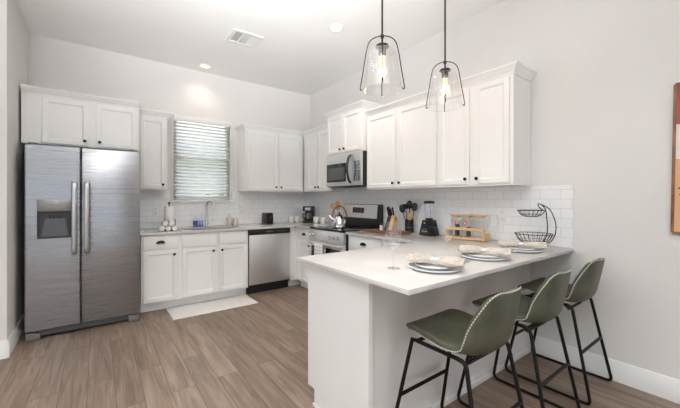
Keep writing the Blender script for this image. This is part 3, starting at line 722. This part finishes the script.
# ------------------------------------------------------------------ items on the back worktop
t = thing('paper_towel_holder', 'upright paper towel roll on a stand left of the sink', 'paper towel', (-2.245, -.2, CT))
obj('base', MB().lathe([(0, .001), (.075, .001), (.075, .008), (.07, .011), (0, .011)], n=28), BRONZE, t)
obj('rod', MB().cyl((0, 0, .01), (0, 0, .325), .006, n=10), BRONZE, t)
obj('finial', MB().ball((0, 0, .334), .014, 14), BRONZE, t)
obj('roll', MB().lathe([(.02, .012), (.054, .012), (.056, .016), (.056, .288), (.054, .292), (.02, .292), (.02, .012)], n=32), PAPER, t)
obj('tension_arm', MB().tube(fillet([(.071, 0, .005), (.071, 0, .12), (.062, 0, .13)], .008), .004, 8), BRONZE, t)
def rolled(label, x, y, z, rz):
    m = MB(); pts = []
    prof = [(.0, -.11), (.022, -.11), (.03, -.105), (.031, -.05), (.0315, 0), (.031, .05), (.03, .105), (.022, .11), (0, .11)]
    m.lathe(prof, (0, 0, 0), 18, axis='y')
    t = thing('rolled_cloth', label, 'cloth', (x, y, z), rz, 'rolled white cloths by the paper towel')
    obj('roll', m, COTTON, t)
    obj('stripe', MB().lathe([(.0316, -.082), (.0322, -.082), (.0322, -.072), (.0316, -.072), (.0316, -.082)], (0, 0, 0), 18, axis='y').lathe([(.0316, -.064), (.0322, -.064), (.0322, -.06), (.0316, -.06), (.0316, -.064)], (0, 0, 0), 18, axis='y'), mat('taupe_stripe', rgb(150, 138, 128), .9), t)
    return t
rc = [('rolled white striped cloth, bottom left of the stack', -2.36, CT + .033), ('rolled white striped cloth, bottom middle of the stack', -2.293, CT + .033), ('rolled white striped cloth, bottom right of the stack', -2.226, CT + .033),
      ('rolled white striped cloth, upper left of the stack', -2.327, CT + .0915), ('rolled white striped cloth, upper right of the stack', -2.26, CT + .0915)]
for lb, x, z in rc: rolled(lb, x, -.41, z, -.1)

BLUE = mat('blue_label', rgb(58, 76, 168), .35); CLEARP = thin_glass('clear_plastic', (.93, .96, 1, 1), f=.16, edge=.7)
def bottle(label, x, y, liquid):
    t = thing('soap_bottle', label, 'bottle', (x, y, CT), 0, None)
    obj('bottle', MB().lathe([(0, .001), (.026, .001), (.03, .006), (.03, .115), (.02, .135), (.011, .14), (.011, .15), (0, .15)], n=20), CLEARP, t)
    obj('liquid', MB().lathe([(0, .003), (.025, .003), (.0285, .008), (.0285, .07), (0, .07)], n=20), mat('blue_soap', rgb(70, 100, 190), .2), t)
    obj('label', MB().lathe([(.0303, .03), (.0308, .03), (.0308, .085), (.0303, .085), (.0303, .03)], n=20), liquid, t)
    obj('pump', MB().lathe([(0, .15), (.013, .15), (.013, .163), (.004, .165), (.004, .178), (0, .178)], n=14).box((-.008, -.03, .176), (.008, .008, .186), .003), PLASTIC, t)
bottle('clear pump bottle with blue soap, left one beside the tap', -1.905, -.1, BLUE)
bottle('clear pump bottle with blue soap, right one beside the tap', -1.832, -.1, mat('pale_blue_label', rgb(150, 168, 214), .35))
fc = thing('faucet', 'tall chrome gooseneck tap behind the sink', 'faucet', (-1.757, -.085, CT))
obj('base', MB().lathe([(0, .001), (.028, .001), (.028, .008), (.02, .012), (.018, .07), (.016, .09), (0, .09)], n=20), CHROME, fc)
pts = [(0, 0, .08), (0, 0, .18), (0, 0, .26)] + arc((.055, -.045, .28), .071, PI, .35, 10, 'xz', .085)
pts = [Vector((p[0], (p[0]) * -.8 if i > 2 else 0, p[2])) for i, p in enumerate(pts)]
pts[3:] = [Vector((.0 + (p.x + .016) * .42, -(p.x + .016) * .95, p.z)) for p in pts[3:]]
obj('spout', MB().tube(catmull(pts, 4), .0125, 12), CHROME, fc)
e = pts[-1]
obj('spray_head', MB().cyl(e + Vector((0, 0, .01)), e + Vector((.012, -.015, -.1)), .012, .018, 14), CHROME, fc)
obj('lever', MB().cyl((.012, 0, .055), (.04, -.005, .06), .012, n=12).tube([(.04, -.005, .06), (.075, -.01, .085), (.09, -.012, .105)], .005, 8), CHROME, fc)
SOAPG = mottled('amber_soap', rgb(226, 214, 200), rgb(214, 200, 184), 8, .2)
t = thing('soap_dispenser', 'pale square soap dispenser with pump right of the tap', 'soap dispenser', (-1.44, -.1, CT))
obj('bottle', MB().box((-.032, -.032, .001), (.032, .032, .125), .01, 3), SOAPG, t)
obj('pump', MB().cyl((0, 0, .124), (0, 0, .142), .014, n=14).cyl((0, 0, .14), (0, 0, .165), .004, n=8).box((-.007, -.036, .163), (.007, .008, .173), .003), CHROME, t)
t = thing('sponge_holder', 'low pale glass jar beside the soap dispenser', 'jar', (-1.345, -.1, CT))
obj('jar', MB().lathe([(0, .001), (.036, .001), (.038, .004), (.038, .085), (.035, .085), (.035, .006), (0, .006)], n=24), mottled('frosted', rgb(228, 220, 210), rgb(220, 210, 198), 6, .25), t)
obj('lid', MB().lathe([(0, .085), (.039, .085), (.039, .096), (0, .098)], n=24), WHITEC, t)

t = thing('toaster', 'small black toaster on the worktop above the dishwasher', 'toaster', (-.885, -.2, CT), .1)
obj('body', MB().prism([(-.056, .012), (.056, .012), (.054, .15), (.046, .175), (-.046, .175), (-.054, .15)], -.085, .085, 'y', .008), BLACKP, t)
obj('base', MB().box((-.058, -.087, .001), (.058, .087, .013), .004), BLACKP, t)
obj('lever', MB().box((-.02, -.105, .10), (.02, -.086, .114), .004).box((-.004, -.088, .05), (.004, -.084, .15)), mat('lever_grey', rgb(58, 58, 60), .3), t)
obj('slot_trim', MB().box((-.036, -.07, .1745), (-.012, .07, .1765)).box((.012, -.07, .1745), (.036, .07, .1765)), CHROME, t, smooth=0)

def mug(label, x, y, rz):
    t = thing('coffee_mug', label, 'mug', (x, y, CT), rz, None)
    obj('cup', MB().lathe([(0, .001), (.032, .001), (.036, .006), (.041, .06), (.043, .108), (.040, .109), (.038, .06), (.033, .01), (0, .009)], n=24), WHITEC, t)
    obj('handle', MB().tube(arc((.038, 0, .056), .028, -PI * .48, PI * .48, 10, 'xz', .032), .006, 8), WHITEC, t)
mug('white mug left of the coffee maker, nearer the toaster', -.465, -.2, 2.6)
mug('white mug left of the coffee maker, nearest to its left side', -.357, -.19, 2.6)
mug('white mug right of the coffee maker, nearest to its right side', -.24, -.575, -.3)
mug('white mug beside the range, further from the coffee maker', -.24, -.77, -.3)
cm = thing('coffee_maker', 'black drip coffee maker with glass carafe in the corner', 'coffee maker', (-.215, -.325, CT), -.75)
obj('body', MB().box((-.085, -.10, .001), (.085, .11, .035), .008).box((-.08, .035, .034), (.08, .108, .22), .008), BLACKP, cm)
obj('brew_head', MB().box((-.085, -.095, .19), (.085, .11, .268), .01), BLACKP, cm)
obj('front_plate', MB().box((-.045, -.098, .2), (.045, -.0945, .25), .001), STEEL, cm)
obj('carafe', MB().lathe([(0, .038), (.05, .038), (.062, .055), (.064, .09), (.055, .13), (.042, .155), (.044, .165)], (0, -.035, 0), 24), thin_glass('carafe_glass', (.5, .48, .46, 1), f=.12, edge=.6), cm, smooth=80)
obj('carafe_lid', MB().lathe([(0, .165), (.047, .165), (.045, .178), (0, .18)], (0, -.035, 0), 20), BLACKP, cm)
obj('carafe_handle', MB().tube(fillet([(-.045, -.06, .16), (-.075, -.095, .155), (-.08, -.1, .075), (-.055, -.075, .065)], .02), .008, 8), BLACKP, cm)

# kettle on the cooktop
kt = thing('kettle', 'shiny steel kettle with arched wooden handle on the cooktop', 'kettle', (-.43, -1.45, .927), 2.4); kt.scale = (1.1, 1.1, 1.15)
obj('body', MB().lathe([(0, .001), (.08, .001), (.09, .012), (.086, .05), (.07, .10), (.05, .13), (.03, .142), (0, .145)], n=32), CHROME, kt)
obj('lid', MB().lathe([(.0, .144), (.032, .141), (.034, .148), (.0, .158)], n=20).ball((0, 0, .168), .012, 12), mat('lid_steel', rgb(120, 120, 124), .2, 1), kt)
obj('spout', MB().tube(catmull([(.06, 0, .085), (.095, 0, .11), (.12, 0, .145)], 5), .016, 12, rf=lambda t_: 1.25 - .6 * t_), CHROME, kt)
obj('handle', MB().tube(arc((0, 0, .125), .085, -.05, PI + .05, 18, 'xz', .125), .0085, 10), mottled('handle_wood', rgb(136, 98, 64), rgb(108, 74, 48), 12, .4), kt)
# wooden spoons in a crock behind the kettle
cr_ = tag(obj('utensil_crock', MB().lathe([(0, .001), (.045, .001), (.05, .01), (.052, .13), (.048, .13), (.046, .012), (0, .01)], n=24), WHITEC, loc=(-.14, -1.02, CT), smooth=50), 'white crock holding wooden spoons behind the kettle', 'crock')
def spoon(name, label, base_, top, material, kind='spoon', group=None, n=12):
    b0, t0 = Vector(base_), Vector(top); d = (t0 - b0).normalized()
    t = thing(name, label, 'utensil', b0, 0, group); t0 = t0 - b0; b0 = Vector((0, 0, 0))
    obj('shaft', MB().cyl(b0, t0 - d * .07, .0055, .0045, 8), material, t)
    m = MB(); n_ = Vector((-.85, -.5, .1)); n_ = (n_ - d * n_.dot(d)).normalized(); q = Matrix((n_.cross(d), n_, d)).transposed().to_4x4()
    if kind == 'spoon': m.ball((0, 0, 0), .05, 16, .7, .22, 1.0)
    elif kind == 'ladle': m.lathe([(0, -.03), (.03, -.022), (.042, .005), (.046, .03), (.043, .03), (.038, .006), (.027, -.017), (0, -.025)], n=16)
    else: m.prism([(-.02, -.05), (.02, -.05), (.038, -.02), (.04, .045), (-.04, .045), (-.038, -.02)], -.004, .004, 'y', .002)
    m.xform(Matrix.Translation(t0 - d * .035) @ q)
    obj('head', m, material, t, smooth=60)
    return t
cx, cy = -.14, -1.02
spoon('wooden_spoon', 'light wooden spoon leaning left in the white crock', (cx, cy + .01, CT + .014), (cx - .05, cy + .08, 1.235), WOOD)
spoon('wooden_spoon', 'light wooden spoon upright in the middle of the white crock', (cx + .01, cy, CT + .014), (cx - .0, cy + .005, 1.265), WOOD)
spoon('wooden_spatula', 'light wooden spatula leaning right in the white crock', (cx, cy - .012, CT + .014), (cx - .03, cy - .04, 1.235), WOOD, 'spatula')

# ------------------------------------------------------------------ items on the right worktop
m = MB().box((-.15, -.27, .001), (.15, .27, .024), .006)
bd = tag(obj('cutting_board', m, BOARD, loc=(-.315, -2.2, CT)), 'brown walnut cutting board lying right of the range', 'cutting board'); bd.rotation_euler = (0, 0, -.16)
kb = thing('knife_block', 'light wood and black knife block on the cutting board', 'knife block', (-.215, -2.165, CT + .026), R90 + .25)
obj('block', MB().prism([(-.06, .001), (.07, .001), (.09, .13), (.03, .17)], .002, .05, 'x', .004), WOOD, kb)
obj('front_block', MB().prism([(-.06, .001), (.068, .001), (.086, .12), (.025, .155)], -.05, -.001, 'x', .004), BLACKP, kb)
def knife(label, lx, ly, lz, ln):
    t = thing('kitchen_knife', label, 'knife', kb.matrix_basis @ Vector((lx, ly, lz)), R90 + .25, 'knives in the block')
    d = Vector((0, -.36, .93)).normalized()
    obj('handle', MB().tube([d * .004, d * (ln * .3), d * (ln * .6), d * ln], .011, 8, rf=lambda u: 1 + .15 * math.sin(u * 9)), BLACKP, t)
    obj('bolster', MB().cyl(d * -.004, d * .006, .010, n=8), CHROME, t)
from mathutils import Euler
kb.matrix_basis = Matrix.Translation(kb.location) @ Euler((0, 0, R90 + .25)).to_matrix().to_4x4()
for i, (lx, ly, lz, ln, lb) in enumerate([(-.037, .035, .158, .11, 'black-handled knife, front left of the knife block'), (-.014, .03, .158, .12, 'black-handled knife, front right of the knife block'), (-.037, .072, .135, .10, 'black-handled knife, back left of the knife block'),
        (-.014, .07, .137, .115, 'black-handled knife, back right of the knife block'), (.022, .045, .168, .10, 'black-handled knife in the wooden half of the block')]): knife(lb, lx, ly, lz, ln)
sh = thing('salt_shaker', 'small white shaker with black cap before the knife block', 'shaker', (-.36, -2.165, CT + .025))
obj('body', MB().lathe([(0, .001), (.02, .001), (.022, .005), (.019, .06), (0, .06)], n=18), WHITEC, sh)
obj('cap', MB().lathe([(.0, .06), (.02, .06), (.02, .078), (.014, .084), (0, .085)], n=18), BLACKP, sh)
ux, uy = -.085, -2.325
ucr = thing('utensil_holder', 'black cylinder holder of cooking utensils beside the cutting board', 'utensil holder', (ux, uy - .02, CT))
obj('cylinder', MB().lathe([(0, .001), (.05, .001), (.05, .15), (.046, .15), (.046, .01), (0, .01)], n=28), BLACKP, ucr)
obj('label_mark', MB().lathe([(.0503, .06), (.0507, .06), (.0507, .063), (.0503, .063), (.0503, .06)], n=28), mat('mark_grey', rgb(150, 150, 150), .5), ucr)
uy -= .02
spoon('cooking_spoon', 'black cooking spoon leaning left in the black holder', (ux, uy + .02, CT + .014), (ux - .04, uy + .085, 1.225), BLACKP)
spoon('cooking_ladle', 'black ladle at the front of the black holder', (ux - .015, uy, CT + .014), (ux - .07, uy + .0, 1.25), BLACKP, 'ladle')
spoon('cooking_spoon', 'black cooking spoon upright at the back of the black holder', (ux + .015, uy, CT + .014), (ux + .035, uy + .03, 1.275), BLACKP)
spoon('cooking_turner', 'black turner leaning right in the black holder', (ux, uy - .02, CT + .014), (ux + .0, uy - .085, 1.25), BLACKP, 'spoon')
t = spoon('wooden_turner', 'short wooden handled turner at the right of the black holder', (ux - .02, uy - .022, CT + .014), (ux - .055, uy - .05, 1.16), WOOD, 'spatula'); t.scale = (.62, .62, .9)

bn = thing('blender', 'black countertop blender with clear jar', 'blender', (-.18, -2.70, CT), R90 - .1); bn.scale = (.92, .92, 1)
obj('base', MB().prism([(-.088, .001), (.088, .001), (.086, .03), (.068, .085), (.046, .10), (.042, .165), (-.042, .165), (-.046, .10), (-.068, .085), (-.086, .03)], -.075, .075, 'y', .008), BLACKP, bn)
obj('control_panel', MB().prism([(-.055, .025), (.055, .025), (.042, .078), (-.042, .078)], -.081, -.073, 'y', .002), mat('panel_grey', rgb(84, 84, 86), .3, .5), bn)
m = MB()
for i in range(5): m.box((-.04 + i * .018, -.084, .045), (-.028 + i * .018, -.079, .053), .001, 1)
obj('buttons', m, mat('button_light', rgb(190, 190, 190), .4), bn)
obj('emblem', MB().lathe([(0, 0), (.009, 0), (.009, .003), (0, .003)], (0, -.075, .135), 14, axis='y'), mat('emblem_light', rgb(190, 188, 184), .4), bn)
obj('jar', MB().lathe([(.036, .166), (.04, .175), (.048, .25), (.057, .335), (.0575, .345)], n=28), thin_glass('jar_glass', (.93, .94, 1, 1), f=.16, edge=.7), bn, smooth=80)
RIB = thin_glass('rib_glass', (.7, .72, .85, 1), f=.3, edge=.7)
for sx_ in (-1, 1): obj('jar_rib', MB().cyl((sx_*.04, -.02, .19), (sx_*.047, -.028, .33), .003, n=6), RIB, bn)
obj('lid', MB().lathe([(0, .338), (.06, .338), (.061, .36), (.055, .366), (0, .368)], n=28), BLACKP, bn)
obj('blade_collar', MB().lathe([(0, .164), (.042, .164), (.044, .18), (.036, .186), (0, .186)], n=24), BLACKP, bn)

# canister rack
rk = thing('canister_rack', 'bamboo rack holding three glass canisters on the backsplash side', 'rack', (-.13, -3.105, CT), R90)
RL = .205
obj('tray', MB().box((-RL, -.055, .001), (RL, .055, .018), .003), BAMB, rk)
obj('rail', MB().box((-RL, -.058, .085), (RL, -.046, .112), .003), BAMB, rk)
obj('end_block', MB().box((RL - .022, -.05, .018), (RL, .05, .07), .004), BAMB, rk)
obj('end_block', MB().box((-RL - .004, -.058, .018), (-RL + .012, .055, .112), .004), BAMB, rk)
obj('end_post', MB().box((RL - .012, -.058, .07), (RL, -.046, .112), .002), BAMB, rk)
for i, x in enumerate((-.122, -.003, .116)):
    t = thing('glass_canister', ('glass canister with red label, left in the bamboo rack', 'glass canister with red label, middle in the bamboo rack', 'empty glass canister, right in the bamboo rack')[i], 'canister', (-.13, -3.105 - (x + .012), CT + .019), R90)
    obj('jar', MB().box((-.042, -.04, .001), (.042, .045, .205), .008, 2), GLASS, t)
    obj('lid', MB().box((-.056, -.046, .205), (.056, .051, .216), .003).box((-.038, -.036, .19), (.038, .041, .205), .003), BAMB, t)
    if i < 2:
        obj('contents', MB().box((-.014, -.01, .004), (.014, .03, .12 - .02 * i), .004), DARKF, t)
        obj('label', MB().lathe([(0, 0), (.021, 0), (.021, .0015), (0, .0015)], (-.002, -.0405, .135), 20, axis='y'), ORANGE, t)
        obj('label_centre', MB().lathe([(0, 0), (.01, 0), (.01, .001), (0, .001)], (-.002, -.042, .135), 16, axis='y'), mat('label_pale', rgb(240, 205, 190), .5), t)
t = spoon('wooden_scoop', 'small wooden scoop hanging at the right end of the rack', (-.2, -3.315, 1.09), (-.205, -3.275, .965), WOOD, 'spatula') if False else None

# two tier wire basket
wb = thing('wire_basket', 'black two-tier wire fruit basket near the wall end', 'basket', (-.152, -3.71, CT), R90)
def bowl(name, cx_, cy_, z0, z1, r0, r1, n, w):
    m = MB()
    m.tube(arc((cx_, cy_, z1), r1, 0, 2*PI, 36, 'xy')[:-1], w * 1.4, 6, True)
    m.tube(arc((cx_, cy_, z0), r0, 0, 2*PI, 24, 'xy')[:-1], w, 6, True)
    m.tube(arc((cx_, cy_, z0 + (z1-z0)*.35), r0 + (r1-r0)*.62, 0, 2*PI, 32, 'xy')[:-1], w * .8, 6, True)
    for k in range(n):
        a = 2*PI*k/n; pts = []
        for f in (0, .33, .66, 1):
            r = r0 + (r1 - r0) * (f ** .7); z = z0 + (z1 - z0) * f ** 1.5
            pts.append((cx_ + r*math.cos(a), cy_ + r*math.sin(a), z))
        m.tube(pts, w * .8, 5)
    return obj(name, m, BLACKM, wb)
bowl('lower_bowl', 0, 0, .03, .105, .065, .135, 22, .0022)
bowl('upper_bowl', -.018, 0, .245, .295, .045, .1, 18, .002)
for M_, w_ in ((.152, .028), (.113, -.028)):       # the crescent stand: an outer and an inner wire
    m = MB().tube(catmull([(.01, w_ * .8, .012), (.05, w_ * .9, .018), (M_ * .72, w_, .045), (M_ * .94, w_, .10), (M_, w_, .165), (M_ * .95, w_ * .8, .225), (M_ * .55 + .03, w_ * .4, .305), (.058, w_ * .1, .342), (.036, 0, .347), (.04, 0, .325), (.07, 0, .297)], 6), .0038, 8)
    obj('stand_wire', m, BLACKM, wb)
m = MB()
for a in range(3): m.ball((.065*math.cos(a*2.09 + .5), .065*math.sin(a*2.09 + .5), .014), .012, 10)
obj('feet', m, BLACKM, wb)

# ------------------------------------------------------------------ place settings
RING = mat('silver_ring', rgb(206, 206, 208), .18, 1)
def setting(px, py, rz, which):
    d = thing('dinner_plate', 'large pale blue dinner plate at the %s place setting' % which, 'plate', (px, py, CT))
    obj('dish', MB().lathe([(0, .004), (.05, .003), (.085, .002), (.11, .002), (.132, .005), (.144, .013), (.143, .0155), (.132, .014), (.1, .008), (0, .007)], n=48), PLATE, d)
    obj('rim', MB().lathe([(.1415, .0155), (.1455, .0125), (.1465, .0145), (.143, .0175), (.1415, .0155)], n=48), PLATER, d)
    s_ = thing('salad_plate', 'smaller pale salad plate stacked at the %s place setting' % which, 'plate', (px, py, CT + .0145))
    obj('dish', MB().lathe([(0, .002), (.06, .001), (.085, .001), (.099, .004), (.106, .010), (.105, .0125), (.095, .010), (.072, .005), (0, .005)], n=44), WHITEC, s_)
    obj('rim', MB().lathe([(.104, .0122), (.1075, .0095), (.1085, .0112), (.1055, .0142), (.104, .0122)], n=44), PLATER, s_)
    nk = thing('napkin', 'beige linen napkin in a ring on the %s place setting' % which, 'napkin', (px, py, CT + .0285), rz)
    rows = []
    for i in range(29):
        v = -1 + 2 * i / 28; a = abs(v)
        wd = .017 + (.062 if v > 0 else .052) * min(1, max(0, a - .06) / .5) ** .8
        amp = .003 + .013 * min(1, a * 1.3); hh = .021 + .010 * math.sin(PI * min(1, a * 1.15)) - .010 * a
        ln = (.16 if v > 0 else .15); row = []
        for j in range(32):
            th = 2 * PI * j / 32
            x = wd * math.cos(th); zz = .012 + (hh * .5) * (1 + math.sin(th)) if math.sin(th) > 0 else .012 + .010 * math.sin(th) * (1 if a < .55 else .5)
            zz += amp * math.sin(5.5 * th + 2.5 * v) * (max(0, math.sin(th)))
            zz += .004 * noise.noise((x * 40 + px * 9, v * 4, 0)) + max(0, a - .62) * .012
            row.append((x + .006 * math.sin(v * 5 + px), v * ln + .012 * math.cos(th * 2) * a * (1 if a > .9 else 0), zz))
        rows.append(row)
    m = MB(); V = m.grid(rows, True); m.bm.faces.new(V[0][::-1]); m.bm.faces.new(V[-1])
    obj('cloth', m, CLOTH, nk, smooth=70)
    obj('napkin_ring', MB().lathe([(.0195, -.018), (.021, -.018), (.021, .018), (.0195, .018), (.0195, -.018)], (0, 0, .0205), 28, axis='y', sy=.86), RING, nk)
PLY = -3.735
setting(-1.49, PLY - .018, math.radians(200), 'nearest')
setting(-.955, PLY - .006, math.radians(198), 'middle')
setting(-.438, PLY - .01, math.radians(196), 'farthest')
def wine(label, x, y):
    t = thing('wine_glass', label, 'wine glass', (x, y, CT), 0, None)
    obj('bowl', MB().lathe([(.003, .108), (.018, .116), (.036, .14), (.044, .172), (.043, .21), (.036, .262)], n=32), WINE, t, smooth=80)
    obj('stem', MB().lathe([(.006, .006), (.0035, .02), (.003, .06), (.0032, .1), (.005, .11)], n=12), WINE, t, smooth=80)
    obj('foot', MB().lathe([(0, .001), (.036, .001), (.037, .003), (.02, .005), (.006, .008), (0, .009)], n=32), WINE, t, smooth=60)
wine('clear wine glass left of the nearest place setting', -1.67, -3.61)
wine('clear wine glass between the nearest and middle place settings', -1.12, -3.575)
wine('clear wine glass between the middle and farthest place settings', -.53, -3.575)

# ------------------------------------------------------------------ bar stools
def stool(label, loc):
    t = thing('bar_stool', label, 'bar stool', loc, 0, None)
    # shell control rows: y, z, half width, edge raise
    ctrl = [(.225, .612, .12, 0), (.222, .626, .165, 0), (.208, .638, .192, .002), (.15, .638, .205, .006), (.06, .618, .212, .014), (-.03, .598, .216, .03), (-.10, .592, .217, .052),
            (-.15, .612, .216, .068), (-.178, .655, .214, .07), (-.194, .72, .206, .068), (-.208, .79, .188, .052), (-.219, .85, .16, .034), (-.225, .882, .13, .022), (-.228, .897, .09, .012)]
    cs = catmull([(a, b_, 0) for a, b_, c, d_ in ctrl], 4); ws = catmull([(c, d_, 0) for a, b_, c, d_ in ctrl], 4)
    rows = []; nu = 21
    for i, (p, w_) in enumerate(zip(cs, ws)):
        q = cs[min(i+1, len(cs)-1)] - cs[max(i-1, 0)]
        tx = Vector((q.x, q.y)).normalized(); nrm = Vector((tx.y, -tx.x))     # inner side: up for the seat, forward for the back
        if nrm.y < -.2: nrm = -nrm
        if i < 6: nrm = Vector((0, 1))
        row = []
        for j in range(nu):
            u = -1 + 2 * j / (nu - 1); k = abs(u) ** 2.6 * w_.y
            xx = w_.x * u * (1 - .04 * abs(u) ** 6)
            row.append(Vector((xx, p.x + nrm.x * k - .04, p.y + nrm.y * k + .004)))
        rows.append(row)
    m = MB(); m.grid(rows)
    obj('seat_shell', m, LEATHER, t, solid=(.026, -1), smooth=80)
    # seam stitches round the rim
    edge = [r[0] for r in rows] + rows[-1][1:-1] + [r[-1] for r in rows][::-1] + rows[0][1:-1][::-1]
    cen = Vector((0, -.05, .7)); sm = MB(); pm = MB()
    n_ = len(edge); Ls = [0]
    for a, b_ in zip(edge, edge[1:] + edge[:1]): Ls.append(Ls[-1] + (b_ - a).length)
    def at(s):
        s %= Ls[-1]
        for i in range(n_):
            if Ls[i+1] >= s:
                f = (s - Ls[i]) / max(1e-9, Ls[i+1] - Ls[i]); return edge[i].lerp(edge[(i+1) % n_], f)
    def outw(s):
        d_ = (at(s + .01) - at(s - .01)).normalized(); c = at(s); v = Vector((c.x, 0, 0)) if abs(c.x) > .11 else Vector((0, 0, 0))
        v += Vector((0, 1, -.2)) if (c.y > .15) else (Vector((0, 0, 1)) if c.z > .86 else Vector((0, 0, 0)))
        v = v - d_ * v.dot(d_); return v.normalized() if v.length > 1e-6 else Vector((0, 0, 1))
    s = 0
    while s < Ls[-1]:
        a, b_ = at(s), at(s + .008); o = outw(s) * .0025
        sm.tube([a + o, b_ + o], .0027, 5); s += .0145
    obj('stitching', sm, THREAD, t)['label'] = 'cream seam stitches'
    pts = [at(Ls[-1] * i / 140) + outw(Ls[-1] * i / 140) * .0005 for i in range(140)]
    pm.tube(pts, .0035, 6, True); obj('seam', pm, mat('pale_seam', rgb(118, 124, 106), .6), t)
    r = .0098
    for sx_ in (-1, 1):
        fl, rl = Vector((sx_*.225, .27, .0105)), Vector((sx_*.225, -.265, .0105))
        ft, rt = Vector((sx_*.178, .15, .600)), Vector((sx_*.182, -.15, .598))
        nf, nr = (fl - ft).normalized(), (rl - rt).normalized()
        obj('leg', MB().tube(fillet([ft, ft + nf*.3, fl, fl + Vector((0, -.06, 0))], .045), r, 10), BLACKM, t)
        obj('leg', MB().tube(fillet([ft + Vector((0, -.012, -.004)), rt + Vector((0, 0, .0)), rl, rl + Vector((0, .06, 0))], .034), r, 10), BLACKM, t)
        obj('floor_rail', MB().cyl(fl + Vector((0, -.058, 0)), rl + Vector((0, .058, 0)), r * .98, n=10), BLACKM, t)
    def on(top, bot, z): f = (z - top.z) / (bot.z - top.z); return top.lerp(bot, f)
    a = on(Vector((.178, .15, .600)), Vector((.225, .27, .0105)), .29); b_ = on(Vector((.182, -.15, .598)), Vector((.225, -.265, .0105)), .31)
    obj('footrest', MB().cyl((-a.x, a.y, a.z), a, r, n=10), BLACKM, t)
    obj('rear_stretcher', MB().cyl((-b_.x, b_.y, b_.z), b_, r, n=10), BLACKM, t)
    obj('seat_bracket', MB().cyl((-.178, .12, .598), (.178, .12, .598), .009, n=8), BLACKM, t); obj('seat_bracket', MB().tube([(-.18, -.11, .595), (-.12, -.11, .555), (.12, -.11, .555), (.18, -.11, .595)], .009, n=8), BLACKM, t)
    return t
SY = -3.925
s1 = stool('green leather bar stool nearest the camera, at the peninsula end', (-1.525, SY, 0))
dup(s1, (-.905, SY, 0), 0, 'green leather bar stool in the middle of the row of three')
dup(s1, (-.285, SY, 0), 0, 'green leather bar stool nearest the right wall')
for o in bpy.data.objects: 
    if o.get('category') == 'bar stool': o['group'] = 'bar stools along the peninsula'
